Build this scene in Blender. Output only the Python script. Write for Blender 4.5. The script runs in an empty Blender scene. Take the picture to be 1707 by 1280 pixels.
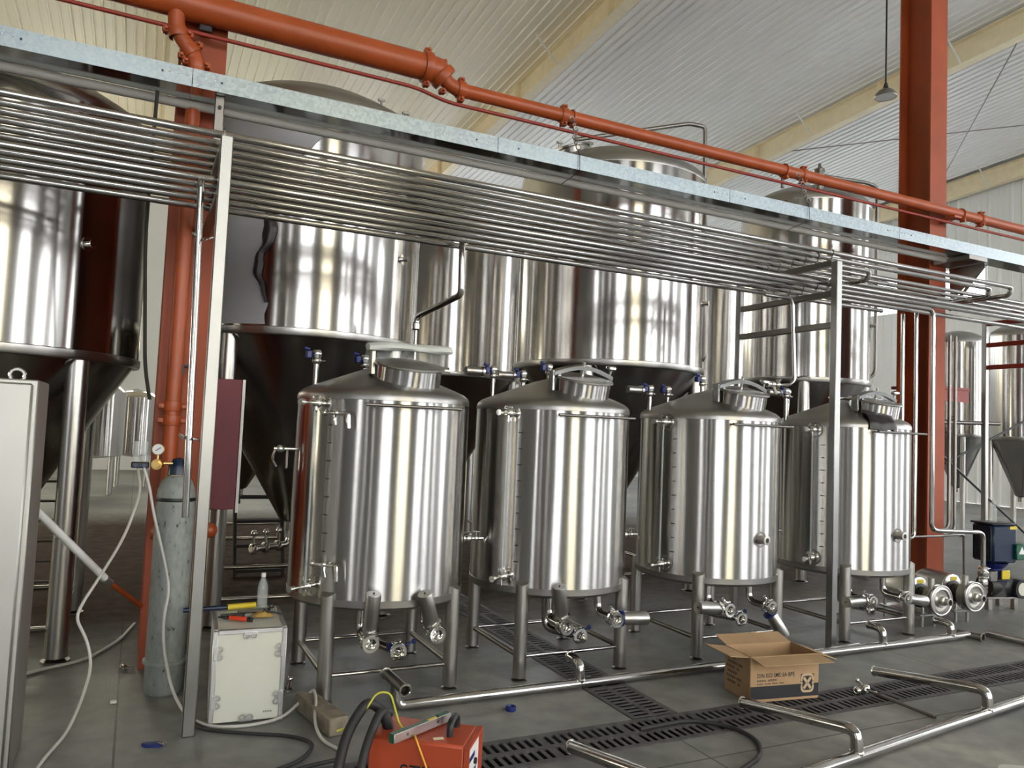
import bpy, math, random
from mathutils import Vector as V, Matrix as Mx
random.seed(7)
C = bpy.context.scene.collection
SC = bpy.context.scene
PI = math.pi
R = math.radians
sin, cos = math.sin, math.cos

# ------------------------------------------------------------------ camera, sky, exposure
def camera():
    yaw, pitch, roll, f = R(25.84), R(3.48), R(-2.40), 1280.0
    fwd = V((sin(yaw)*cos(pitch), cos(yaw)*cos(pitch), sin(pitch)))
    rt = V((cos(yaw), -sin(yaw), 0)); dn = fwd.cross(rt)
    r2 = cos(roll)*rt + sin(roll)*dn
    d2 = -sin(roll)*rt + cos(roll)*dn
    m = Mx((r2, -d2, -fwd)).transposed().to_4x4()
    m.translation = V((0, 0, 1.6))
    cd = bpy.data.cameras.new('camera'); o = bpy.data.objects.new('camera', cd); C.objects.link(o)
    o.matrix_world = m
    cd.sensor_fit = 'HORIZONTAL'; cd.sensor_width = 36.0; cd.lens = 36.0*f/1707.0
    cd.clip_start = 0.05; cd.clip_end = 500
    SC.camera = o
camera()
SKY = 12.5
w = bpy.data.worlds.new('sky'); SC.world = w; w.use_nodes = True
nt = w.node_tree; nt.nodes.clear()
bg = nt.nodes.new('ShaderNodeBackground'); wo = nt.nodes.new('ShaderNodeOutputWorld')
tc = nt.nodes.new('ShaderNodeTexCoord'); sx = nt.nodes.new('ShaderNodeSeparateXYZ')
rp = nt.nodes.new('ShaderNodeValToRGB')
rp.color_ramp.elements[0].position = 0.0; rp.color_ramp.elements[0].color = (1.0, 0.985, 0.975, 1)
rp.color_ramp.elements[1].position = 0.6; rp.color_ramp.elements[1].color = (0.86, 0.93, 1.0, 1)
nt.links.new(tc.outputs['Generated'], sx.inputs[0]); nt.links.new(sx.outputs['Z'], rp.inputs[0])
nt.links.new(rp.outputs[0], bg.inputs[0]); nt.links.new(bg.outputs[0], wo.inputs[0])
bg.inputs[1].default_value = SKY
SC.view_settings.view_transform = 'Standard'; SC.view_settings.look = 'None'
SC.view_settings.gamma = 1.0; SC.view_settings.use_curve_mapping = False
SC.view_settings.exposure = 0.0
try:
    SC.cycles.max_bounces = 12; SC.cycles.diffuse_bounces = 6; SC.cycles.glossy_bounces = 6
    SC.cycles.sample_clamp_indirect = 6.0; SC.cycles.caustics_reflective = False; SC.cycles.caustics_refractive = False
    SC.cycles.use_denoising = True
except Exception: pass

def portal(name, c, sx_, sy_, rot):
    l = bpy.data.lights.new(name, 'AREA'); l.shape = 'RECTANGLE'; l.size = sx_; l.size_y = sy_
    l.cycles.is_portal = True
    o = bpy.data.objects.new(name, l); C.objects.link(o); o.location = c; o.rotation_euler = rot
WIN_S = [(-13.6, -11.6), (-8.9, -8.5), (-5.6, -5.3), (-2.7, 0.2), (2.5, 5.0), (7.6, 11.0), (13.2, 16.3), (19.6, 22.2)]  # the two narrow slits are added to streak the vessel reflections
WZ0, WZ1 = 0.7, 8.7
for i, (a, b) in enumerate(WIN_S):
    portal('window_daylight', ((a+b)/2, -8.25, (WZ0+WZ1)/2), b-a, WZ1-WZ0, (R(90), 0, 0))
portal('window_daylight', (22.95, 18.5, 6.65), 1.3, 8.0, (0, R(90), 0))
portal('window_daylight', (-15.2, 14.4, 2.2), 4.0, 9.4, (0, R(-90), 0))
portal('window_daylight', (22.98, -2.7, 4.7), 8.0, 2.8, (0, R(90), 0))
portal('window_daylight', (22.98, 5.0, 4.7), 8.0, 2.8, (0, R(90), 0))
portal('window_daylight', (1.4, 25.25, 6.3), 29.0, 2.3, (R(-90), 0, 0))  # portal for the added north windows

# ------------------------------------------------------------------ materials
MATS = {}
def nmat(name):
    m = bpy.data.materials.new(name); m.use_nodes = True; MATS[name] = m
    n = m.node_tree; b = n.nodes['Principled BSDF']
    return m, n, b
def setb(b, col=None, metal=None, rough=None, spec=None, trans=None, ior=None, coat=None):
    if col is not None: b.inputs['Base Color'].default_value = (*col, 1)
    if metal is not None: b.inputs['Metallic'].default_value = metal
    if rough is not None: b.inputs['Roughness'].default_value = rough
    if spec is not None: b.inputs['Specular IOR Level'].default_value = spec
    if trans is not None: b.inputs['Transmission Weight'].default_value = trans
    if ior is not None: b.inputs['IOR'].default_value = ior
    if coat is not None: b.inputs['Coat Weight'].default_value = coat
def noise(n, scale, detail=3, coord='Object', stretch=(1, 1, 1)):
    t = n.nodes.new('ShaderNodeTexCoord'); mp = n.nodes.new('ShaderNodeMapping'); x = n.nodes.new('ShaderNodeTexNoise')
    mp.inputs['Scale'].default_value = stretch
    x.inputs['Scale'].default_value = scale; x.inputs['Detail'].default_value = detail
    n.links.new(t.outputs[coord], mp.inputs[0]); n.links.new(mp.outputs[0], x.inputs['Vector'])
    return x.outputs['Fac']
def ramp(n, fac, stops):
    r = n.nodes.new('ShaderNodeValToRGB')
    e = r.color_ramp.elements
    e[0].position, e[0].color = stops[0][0], (*stops[0][1], 1)
    e[1].position, e[1].color = stops[-1][0], (*stops[-1][1], 1)
    for p, c in stops[1:-1]:
        k = e.new(p); k.color = (*c, 1)
    n.links.new(fac, r.inputs[0]); return r.outputs[0]
def bump(n, b, fac, strength, dist):
    k = n.nodes.new('ShaderNodeBump'); k.inputs['Strength'].default_value = strength; k.inputs['Distance'].default_value = dist
    n.links.new(fac, k.inputs['Height']); n.links.new(k.outputs[0], b.inputs['Normal'])
def paint(name, col, rough=0.4, var=0.12, scale=6, metal=0.0, spec=0.5):
    m, n, b = nmat(name); setb(b, col, metal, rough, spec)
    f = noise(n, scale, 4)
    lo = tuple(c*(1-var) for c in col); hi = tuple(min(1, c*(1+var)) for c in col)
    n.links.new(ramp(n, f, [(0.3, lo), (0.7, hi)]), b.inputs['Base Color'])
    return m
def steel(name, col=(0.62, 0.61, 0.59), rough=0.22, aniso=0.0, wave=0.0, wscale=2.0, wst=(1, 1, 0.12), var=0.1):
    m, n, b = nmat(name); setb(b, col, 1.0, rough)
    f = noise(n, 3.0, 4, stretch=(1, 1, 0.5))
    n.links.new(ramp(n, f, [(0.3, tuple(c*(1-var) for c in col)), (0.7, tuple(min(1, c*(1+var)) for c in col))]), b.inputs['Base Color'])
    if aniso:
        b.inputs['Anisotropic'].default_value = aniso; b.inputs['Anisotropic Rotation'].default_value = 0.25
        t = n.nodes.new('ShaderNodeTangent'); t.direction_type = 'RADIAL'; t.axis = 'Z'
        n.links.new(t.outputs[0], b.inputs['Tangent'])
    if wave:
        bump(n, b, noise(n, wscale, 2, stretch=wst), 1.0, wave)
    return m
# brushed plate of the small vessels: grooves run round the shell, so highlights smear up and down
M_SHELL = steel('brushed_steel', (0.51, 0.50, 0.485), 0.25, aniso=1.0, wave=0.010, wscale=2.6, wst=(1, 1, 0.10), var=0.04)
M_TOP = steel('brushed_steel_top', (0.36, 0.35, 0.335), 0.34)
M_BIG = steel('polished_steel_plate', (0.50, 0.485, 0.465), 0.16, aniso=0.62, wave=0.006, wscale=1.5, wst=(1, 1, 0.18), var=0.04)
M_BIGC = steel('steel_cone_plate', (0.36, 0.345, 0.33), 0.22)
M_LEG = steel('brushed_steel_tube', (0.44, 0.43, 0.41), 0.30)
M_PIPE = steel('bright_steel_pipe', (0.46, 0.445, 0.425), 0.13)
M_CHROME = steel('polished_fitting', (0.72, 0.71, 0.69), 0.10)
M_DARKST = steel('dull_steel_section', (0.24, 0.225, 0.21), 0.36)
M_POST = steel('satin_square_tube', (0.36, 0.36, 0.35), 0.30)
M_CAB = steel('satin_cabinet_sheet', (0.44, 0.43, 0.40), 0.46, var=0.06)
M_PUMP = steel('cast_steel', (0.52, 0.505, 0.47), 0.32)
M_ORANGE = paint('orange_paint', (0.38, 0.072, 0.015), 0.38, 0.12)
M_ORANGE_COL = paint('orange_red_primer', (0.32, 0.058, 0.014), 0.55, 0.14, 3)
M_REDPIPE = paint('dark_red_paint', (0.30, 0.035, 0.02), 0.5)
M_MAROON = paint('maroon_paint', (0.15, 0.010, 0.026), 0.5, 0.1)
M_CREAM = paint('cream_paint', (0.88, 0.77, 0.55), 0.5, 0.05)
M_BLACK = paint('black_plastic', (0.012, 0.012, 0.013), 0.45)
M_RUBBER = paint('black_rubber', (0.02, 0.02, 0.02), 0.6)
M_BLUE = paint('blue_plastic', (0.008, 0.018, 0.13), 0.35)
M_NAVY = paint('navy_enamel', (0.004, 0.016, 0.045), 0.3)
M_YELLOW = paint('yellow_plastic', (0.65, 0.50, 0.03), 0.4)
M_WHITE = paint('white_paint', (0.78, 0.78, 0.76), 0.4, 0.04)
M_CRATE = paint('cream_panel', (0.62, 0.62, 0.53), 0.45, 0.03)
M_ALU = steel('aluminium_edge', (0.72, 0.72, 0.72), 0.35)
M_REDPL = paint('red_plastic', (0.65, 0.06, 0.02), 0.4)
M_GREENPL = paint('green_plastic', (0.01, 0.09, 0.05), 0.4)
M_WELD = paint('welder_orange', (0.40, 0.062, 0.022), 0.45, 0.06)
M_BRASS = steel('brass', (0.70, 0.48, 0.18), 0.3)
M_PVC = paint('grey_pvc', (0.52, 0.50, 0.46), 0.5, 0.08)
M_WOODB = paint('raw_timber', (0.20, 0.165, 0.12), 0.8, 0.35, 14)
M_IRON = paint('cast_iron', (0.085, 0.08, 0.08), 0.6, 0.3, 12)
M_PIT = paint('drain_pit', (0.012, 0.012, 0.012), 0.8)
M_VINYL = paint('white_vinyl_hose', (0.52, 0.50, 0.46), 0.35)
M_INK = paint('black_ink', (0.01, 0.01, 0.011), 0.5, 0.02)
M_BAND = paint('dark_grey_print', (0.018, 0.018, 0.021), 0.5, 0.05)
M_FILM = paint('grey_protective_film', (0.40, 0.42, 0.445), 0.42, 0.05, 1.5, spec=0.6)
M_FILMD = paint('dark_film_back', (0.018, 0.014, 0.016), 0.4)
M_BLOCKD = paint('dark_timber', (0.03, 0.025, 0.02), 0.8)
M_GROUND = paint('outdoor_paving', (0.60, 0.595, 0.585), 0.8, 0.1, 0.4)
M_WALL = paint('grey_wall_sheet', (0.22, 0.215, 0.21), 0.5, 0.05, 0.5)
M_EAST = paint('light_wall_sheet', (0.80, 0.81, 0.80), 0.42, 0.04, 0.5)
M_CEIL = paint('white_roof_liner', (0.87, 0.86, 0.85), 0.36, 0.03, 0.6)
M_CEILW = paint('warm_lit_roof_liner', (0.90, 0.83, 0.69), 0.40, 0.03, 0.6)  # warm light on the near bays is put into this liner colour

def galv():
    m, n, b = nmat('galvanised_sheet'); setb(b, (0.55, 0.60, 0.62), 1.0, 0.33)
    t = n.nodes.new('ShaderNodeTexCoord'); v = n.nodes.new('ShaderNodeTexVoronoi'); v.inputs['Scale'].default_value = 55
    n.links.new(t.outputs['Object'], v.inputs['Vector'])
    bw = n.nodes.new('ShaderNodeRGBToBW'); n.links.new(v.outputs['Color'], bw.inputs[0])
    n.links.new(ramp(n, bw.outputs[0], [(0.25, (0.27, 0.315, 0.335)), (0.8, (0.36, 0.405, 0.42))]), b.inputs['Base Color'])
    r = n.nodes.new('ShaderNodeMapRange'); r.inputs['To Min'].default_value = 0.28; r.inputs['To Max'].default_value = 0.48
    n.links.new(bw.outputs[0], r.inputs['Value']); n.links.new(r.outputs[0], b.inputs['Roughness'])
    return m
M_GALV = galv()
M_TRAYB = steel('smooth_galvanised_sheet', (0.50, 0.53, 0.54), 0.10)
M_GLASSW = None
def concrete():
    m, n, b = nmat('concrete_floor'); setb(b, (0.2, 0.2, 0.2), 0, 0.5, 0.5)
    big = noise(n, 0.55, 5); fine = noise(n, 7.0, 6); speck = noise(n, 60, 2)
    c1 = ramp(n, big, [(0.32, (0.15, 0.152, 0.15)), (0.46, (0.235, 0.235, 0.228)), (0.58, (0.275, 0.272, 0.26)), (0.72, (0.41, 0.395, 0.355))])
    c2 = ramp(n, fine, [(0.3, (0.62, 0.62, 0.62)), (0.75, (1.12, 1.10, 1.05))])
    tj = n.nodes.new('ShaderNodeTexCoord'); br = n.nodes.new('ShaderNodeTexBrick'); br.offset = 0.0
    br.inputs['Scale'].default_value = 1.0; br.inputs['Brick Width'].default_value = 2.7; br.inputs['Row Height'].default_value = 3.1; br.inputs['Mortar Size'].default_value = 0.006
    for k in ('Color1', 'Color2'): br.inputs[k].default_value = (1, 1, 1, 1)
    br.inputs['Mortar'].default_value = (0.35, 0.35, 0.34, 1); n.links.new(tj.outputs['Object'], br.inputs['Vector'])
    mj = n.nodes.new('ShaderNodeMix'); mj.data_type = 'RGBA'; mj.blend_type = 'MULTIPLY'; mj.inputs['Factor'].default_value = 1
    n.links.new(c2, mj.inputs['A']); n.links.new(br.outputs['Color'], mj.inputs['B']); c2 = mj.outputs['Result']
    mx = n.nodes.new('ShaderNodeMix'); mx.data_type = 'RGBA'; mx.blend_type = 'MULTIPLY'; mx.inputs['Factor'].default_value = 1
    n.links.new(c1, mx.inputs['A']); n.links.new(c2, mx.inputs['B'])
    # brown dust beyond the vessels, darkened to put the back aisle's shade into it
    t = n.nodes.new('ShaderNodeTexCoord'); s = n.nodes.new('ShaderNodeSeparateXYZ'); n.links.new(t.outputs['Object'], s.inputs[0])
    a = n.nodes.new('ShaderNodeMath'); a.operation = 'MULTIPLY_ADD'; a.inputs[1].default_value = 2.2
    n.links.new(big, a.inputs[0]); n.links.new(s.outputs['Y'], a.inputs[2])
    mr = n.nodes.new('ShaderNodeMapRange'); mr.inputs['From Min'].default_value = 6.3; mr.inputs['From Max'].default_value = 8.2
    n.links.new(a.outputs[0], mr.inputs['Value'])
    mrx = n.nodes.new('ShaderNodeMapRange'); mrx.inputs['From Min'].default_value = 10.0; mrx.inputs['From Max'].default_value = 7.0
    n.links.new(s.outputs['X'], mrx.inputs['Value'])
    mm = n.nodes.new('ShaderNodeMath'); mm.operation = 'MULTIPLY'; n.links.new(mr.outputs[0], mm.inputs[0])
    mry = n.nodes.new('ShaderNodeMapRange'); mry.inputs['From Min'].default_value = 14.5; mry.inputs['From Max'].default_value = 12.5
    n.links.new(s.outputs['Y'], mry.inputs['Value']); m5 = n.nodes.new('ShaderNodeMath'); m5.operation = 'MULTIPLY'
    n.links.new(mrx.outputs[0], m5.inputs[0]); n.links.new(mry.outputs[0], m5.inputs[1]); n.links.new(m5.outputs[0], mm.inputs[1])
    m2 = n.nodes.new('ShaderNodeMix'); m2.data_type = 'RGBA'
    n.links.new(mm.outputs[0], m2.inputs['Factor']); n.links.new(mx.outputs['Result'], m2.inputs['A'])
    shaded_dust = ramp(n, fine, [(0.3, (0.050, 0.033, 0.024)), (0.7, (0.095, 0.066, 0.050))]); n.links.new(shaded_dust, m2.inputs['B'])
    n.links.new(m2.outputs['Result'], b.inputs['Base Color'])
    rr = n.nodes.new('ShaderNodeMapRange'); rr.inputs['To Min'].default_value = 0.36; rr.inputs['To Max'].default_value = 0.62
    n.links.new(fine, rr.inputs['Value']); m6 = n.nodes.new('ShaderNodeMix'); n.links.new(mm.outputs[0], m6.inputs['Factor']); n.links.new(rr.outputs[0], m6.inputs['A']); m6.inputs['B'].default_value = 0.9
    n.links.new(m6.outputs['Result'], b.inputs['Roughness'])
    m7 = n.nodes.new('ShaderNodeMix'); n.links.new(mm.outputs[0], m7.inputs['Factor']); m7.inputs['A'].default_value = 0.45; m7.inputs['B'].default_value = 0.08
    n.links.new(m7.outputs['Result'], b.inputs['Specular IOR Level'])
    bump(n, b, speck, 0.25, 0.004)
    return m
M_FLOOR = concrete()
def gasbottle():
    m, n, b = nmat('chipped_grey_enamel'); setb(b, (0.2, 0.22, 0.21), 0, 0.5)
    f = noise(n, 42, 6, stretch=(1, 1, 0.45)); g = noise(n, 3, 3)
    c1 = ramp(n, f, [(0.30, (0.03, 0.03, 0.03)), (0.35, (0.22, 0.24, 0.225)), (0.7, (0.30, 0.32, 0.30))])
    n.links.new(c1, b.inputs['Base Color'])
    return m
M_GAS = gasbottle()
def card():
    m, n, b = nmat('cardboard'); setb(b, (0.45, 0.28, 0.14), 0, 0.75)
    f = noise(n, 5, 4)
    n.links.new(ramp(n, f, [(0.3, (0.36, 0.225, 0.115)), (0.7, (0.45, 0.295, 0.16))]), b.inputs['Base Color'])
    return m
M_CARD = card()
def clear(name, tint, mix=0.25, rough=0.08, through=(1, 1, 1)):
    m, n, b = nmat(name); setb(b, tint, 0, rough)
    o = n.nodes['Material Output']; t = n.nodes.new('ShaderNodeBsdfTransparent'); x = n.nodes.new('ShaderNodeMixShader')
    t.inputs[0].default_value = (*through, 1); x.inputs[0].default_value = mix; n.links.new(t.outputs[0], x.inputs[1]); n.links.new(b.outputs[0], x.inputs[2])
    n.links.new(x.outputs[0], o.inputs[0]); return m
M_GLASS = clear('window_glass', (0.75, 0.8, 0.8), 0.06, 0.05)
M_GLASSW = clear('cream_tinted_glass', (0.75, 0.7, 0.55), 0.06, 0.05, (1.0, 0.955, 0.83))  # warm light colour put into the glass tint
M_CLEARPL = clear('clear_plastic', (0.70, 0.75, 0.74), 0.32, 0.10)
M_WRAP = clear('cloudy_wrap', (0.80, 0.82, 0.78), 0.72, 0.30)

# ------------------------------------------------------------------ mesh helpers
def frame_of(d):
    d = V(d).normalized(); a = V((0, 0, 1)) if abs(d.z) < 0.95 else V((1, 0, 0))
    u = a.cross(d).normalized(); return u, d.cross(u).normalized(), d
class MB:
    def __init__(s): s.v = []; s.f = []
    def add(s, vs, fs):
        k = len(s.v); s.v += [tuple(x) for x in vs]; s.f += [tuple(i+k for i in f) for f in fs]; return s
    def box(s, c, sz, m=None):
        x, y, z = (q/2 for q in sz); c = V(c)
        vs = [V((a, b, d)) for a in (-x, x) for b in (-y, y) for d in (-z, z)]
        if m is not None: vs = [m @ q for q in vs]
        return s.add([c+q for q in vs], [(0, 1, 3, 2), (4, 6, 7, 5), (0, 4, 5, 1), (2, 3, 7, 6), (0, 2, 6, 4), (1, 5, 7, 3)])
    def bbox(s, c, sz, bv=0.004, m=None):   # box with chamfered edges (three crossing slabs hull)
        x, y, z = (q/2 for q in sz); c = V(c); vs = []; idx = {}
        for a in (-1, 1):
            for b in (-1, 1):
                for d in (-1, 1):
                    for k in range(3):
                        q = V((a*(x-(bv if k != 0 else 0)), b*(y-(bv if k != 1 else 0)), d*(z-(bv if k != 2 else 0))))
                        idx[(a, b, d, k)] = len(vs); vs.append(m @ q if m is not None else q)
        fs = []
        for k in range(3):
            o = [i for i in range(3) if i != k]
            for sg in (-1, 1):
                def key(p, q):
                    t = [0, 0, 0]; t[k] = sg; t[o[0]] = p; t[o[1]] = q; return idx[(*t, k)]
                fs.append((key(-1, -1), key(1, -1), key(1, 1), key(-1, 1)))
        for k in range(3):   # edge along axis k
            o = [i for i in range(3) if i != k]
            for p in (-1, 1):
                for q in (-1, 1):
                    def key(e, kk):
                        t = [0, 0, 0]; t[k] = e; t[o[0]] = p; t[o[1]] = q; return idx[(*t, kk)]
                    fs.append((key(-1, o[0]), key(1, o[0]), key(1, o[1]), key(-1, o[1])))
        for a in (-1, 1):
            for b in (-1, 1):
                for d in (-1, 1): fs.append(tuple(idx[(a, b, d, k)] for k in range(3)))
        return s.add([c+q for q in vs], fs)
    def lathe(s, prof, n=32, o=(0, 0, 0), ax=(0, 0, 1)):   # prof: (radius, height)
        u, v, d = frame_of(ax); o = V(o); k = len(s.v); rings = []
        for r, h in prof:
            if r < 1e-6:
                s.v.append(tuple(o+d*h)); rings.append([len(s.v)-1]*n)
            else:
                st = len(s.v)
                for i in range(n):
                    a = 2*PI*i/n; s.v.append(tuple(o+d*h+(u*cos(a)+v*sin(a))*r))
                rings.append(list(range(st, st+n)))
        for A, B in zip(rings, rings[1:]):
            for i in range(n):
                j = (i+1) % n; q = [A[i], A[j], B[j], B[i]]
                q = [x for t, x in enumerate(q) if x not in q[:t]]
                if len(q) >= 3: s.f.append(tuple(q))
        return s
    def cyl(s, p0, p1, r, r1=None, n=16):
        p0, p1 = V(p0), V(p1); L = (p1-p0).length; r1 = r if r1 is None else r1
        return s.lathe([(0, 0), (r, 0), (r1, L), (0, L)], n, p0, p1-p0)
    def tube(s, pts, r, n=12, bend=0.0, caps=True, seg=5, open_=False):
        pts = [V(p) for p in pts]; path = [pts[0]]
        for i in range(1, len(pts)-1):
            a, b, c = pts[i-1], pts[i], pts[i+1]; d1 = (a-b); d2 = (c-b)
            t = min(bend, d1.length*0.48, d2.length*0.48)
            if t < 1e-5: path.append(b); continue
            p, q = b+d1.normalized()*t, b+d2.normalized()*t
            for j in range(seg+1):
                w = j/seg; path.append(p*(1-w)**2+b*2*w*(1-w)+q*w*w)
        path.append(pts[-1])
        T = []
        for i in range(len(path)):
            a = path[max(i-1, 0)]; b = path[min(i+1, len(path)-1)]; T.append((b-a).normalized())
        u, v, d = frame_of(T[0]); rings = []
        for i, p in enumerate(path):
            u = (u-T[i]*u.dot(T[i])).normalized(); v = T[i].cross(u)
            st = len(s.v)
            rr = r[i] if isinstance(r, (list, tuple)) else r
            for k in range(n):
                a = 2*PI*k/n; s.v.append(tuple(p+(u*cos(a)+v*sin(a))*rr))
            rings.append(list(range(st, st+n)))
        for A, B in zip(rings, rings[1:]):
            for k in range(n):
                j = (k+1) % n; s.f.append((A[k], A[j], B[j], B[k]))
        rr = r if not isinstance(r, (list, tuple)) else r[0]
        if open_:   # hollow mouths: wall thickness and a recessed dark bore
            for ring, p, t in ((rings[0], path[0], -T[0]), (rings[-1], path[-1], T[-1])):
                cen = p; st = len(s.v)
                for k in ring:
                    q = V(s.v[k]); s.v.append(tuple(cen+(q-cen)*0.84))
                for k in ring:
                    q = V(s.v[k]); s.v.append(tuple(cen+(q-cen)*0.84-t*rr*2.5))
                for k in range(n):
                    j = (k+1) % n
                    s.f.append((ring[k], ring[j], st+j, st+k)); s.f.append((st+k, st+j, st+n+j, st+n+k))
                s.f.append(tuple(st+n+k for k in range(n)))
        elif caps:
            s.f.append(tuple(rings[0][::-1])); s.f.append(tuple(rings[-1]))
        return s
    def torus(s, c, ax, Rr, r, n=24, m=8, a0=0, a1=2*PI):
        u, v, d = frame_of(ax); c = V(c); full = abs(a1-a0-2*PI) < 1e-4; N = n if full else n+1; st = len(s.v)
        for i in range(N):
            a = a0+(a1-a0)*i/n; e = u*cos(a)+v*sin(a)
            for j in range(m):
                b = 2*PI*j/m; s.v.append(tuple(c+e*(Rr+r*cos(b))+d*(r*sin(b))))
        for i in range(n):
            for j in range(m):
                i2 = (i+1) % N; j2 = (j+1) % m
                s.f.append((st+i*m+j, st+i2*m+j, st+i2*m+j2, st+i*m+j2))
        return s
    def sphere(s, c, r, n=12):
        return s.lathe([(r*sin(PI*i/n*1.0) if 0 < i < n else 0, -r*cos(PI*i/n)) for i in range(n+1)], n*2, c)
    def prism(s, poly, p0, u, v, d):   # polygon in (u,v) extruded along vector d
        p0, u, v, d = V(p0), V(u), V(v), V(d); n = len(poly)
        vs = [p0+u*a+v*b for a, b in poly]; vs += [q+d for q in vs]
        return s.add(vs, [tuple(range(n))[::-1], tuple(range(n, 2*n))]+[(i, (i+1) % n, (i+1) % n+n, i+n) for i in range(n)])
    def mesh(s, name, mat, smooth=True, ang=38):
        me = bpy.data.meshes.new(name); me.from_pydata(s.v, [], s.f)
        import bmesh
        bm = bmesh.new(); bm.from_mesh(me); bmesh.ops.recalc_face_normals(bm, faces=bm.faces); bm.to_mesh(me); bm.free()
        if mat: me.materials.append(mat)
        if smooth:
            me.polygons.foreach_set('use_smooth', [True]*len(me.polygons)); me.set_sharp_from_angle(angle=R(ang))
        me.update(); return me
def obj(name, mb, mat, parent=None, loc=None, smooth=True, ang=38):
    me = mb if isinstance(mb, bpy.types.Mesh) else mb.mesh(name, mat, smooth, ang)
    o = bpy.data.objects.new(name, me); C.objects.link(o)
    if parent is not None:
        o.parent = parent
        if loc is None: o.matrix_parent_inverse = Mx.Identity(4)
    if loc is not None: o.location = loc
    return o
def tag(o, label, cat, group=None):
    o['label'] = label; o['category'] = cat
    if group: o['group'] = group
    return o
def thing(name, label, cat, loc=(0, 0, 0), rz=0, group=None):
    o = bpy.data.objects.new(name, None); C.objects.link(o); o.empty_display_size = 0.1
    o.location = loc; o.rotation_euler = (0, 0, rz); return tag(o, label, cat, group)
def struct(name, mb, mat, parent=None, smooth=False):
    o = obj(name, mb, mat, parent, smooth=smooth); o['kind'] = 'structure'; return o
def text(name, body, size, mat, parent, loc, rot, extrude=0.0008, sx=1.0, align='LEFT'):
    cu = bpy.data.curves.new(name, 'FONT'); cu.body = body; cu.size = size; cu.extrude = extrude; cu.align_x = align; cu.resolution_u = 3; cu.offset = size*0.007; cu.space_character = 1.06
    t = bpy.data.objects.new(name, cu); C.objects.link(t)
    bpy.context.view_layer.update()
    me = bpy.data.meshes.new_from_object(t.evaluated_get(bpy.context.evaluated_depsgraph_get()))
    bpy.data.objects.remove(t)
    me.materials.clear(); me.materials.append(mat)
    o = bpy.data.objects.new(name, me); C.objects.link(o); o.parent = parent
    o.location = loc; o.rotation_euler = rot; o.scale = (sx, 1, 1); return o

#@@STRUCTURE
# ------------------------------------------------------------------ building shell
X0, X1, Y0, Y1 = -15.0, 22.75, -8.0, 25.0
def zroof(y): return 10.22-0.058*(y-11.5)
DY0, DY1, CX0, CX1, CY1 = 3.335, 3.665, 2.62, 2.94, 11.7     # drains: along the hall, and the cross drain
fl = MB(); PITS = []
for a, b, c, d in ((X0, X1, Y0, DY0), (X0, CX0, DY1, CY1), (CX1, X1, DY1, CY1), (X0, X1, CY1, Y1), (X0, -3.02, DY0, DY1), (16.02, X1, DY0, DY1)):
    fl.add([(a, c, 0), (b, c, 0), (b, d, 0), (a, d, 0)], [(0, 1, 2, 3)])
for a, b, c, d in ((-3.02, 16.02, DY0, DY1), (CX0, CX1, DY1, CY1)):
    z = -0.16
    pit = MB().add([(a, c, 0), (b, c, 0), (b, d, 0), (a, d, 0), (a, c, z), (b, c, z), (b, d, z), (a, d, z)],
           [(4, 5, 6, 7), (0, 1, 5, 4), (2, 3, 7, 6), (3, 0, 4, 7), (1, 2, 6, 5)]); PITS.append(pit)
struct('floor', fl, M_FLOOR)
struct('ground', MB().add([(-90, -90, -0.3), (110, -90, -0.3), (110, 110, -0.3), (-90, 110, -0.3)], [(0, 1, 2, 3)]), M_GROUND)

# ceiling: 1 m wide ribbed liner sheets running down the slope, each a piece of its own
def rib_sheet(L0, L1, width=1.0, ribs=5, h=0.028, vertical=False):
    m = MB(); prof = []; p = width/ribs
    for i in range(ribs):
        x = i*p; prof += [(x, 0), (x+p*0.66, 0), (x+p*0.74, h), (x+p*0.90, h), (x+p*0.98, 0)]
    prof.append((width-0.006, 0)); n = len(prof)
    vs = []
    for y in (L0, L1):
        for x, z in prof: vs.append((x, y, zroof(y)-z) if not vertical else (-z, x, y))
    return m.add(vs, [(i, i+1, n+i+1, n+i) for i in range(n-1)])
ceil_ = MB().add([(X0, Y0, zroof(Y0)+0.12), (X1+0.4, Y0, zroof(Y0)+0.12), (X1+0.4, Y1, zroof(Y1)+0.12), (X0, Y1, zroof(Y1)+0.12)], [(3, 2, 1, 0)])
ceil_ = struct('ceiling', ceil_, M_CEIL)
shm = rib_sheet(Y0, Y1).mesh('panel', M_CEIL, False); shw = rib_sheet(Y0, Y1).mesh('panel', M_CEILW, False)
for i in range(37):
    x = X0+0.25+i; o = obj('panel', shw if x < 7.4 else shm, None, ceil_); o.location = (x, 0, 0)
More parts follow.
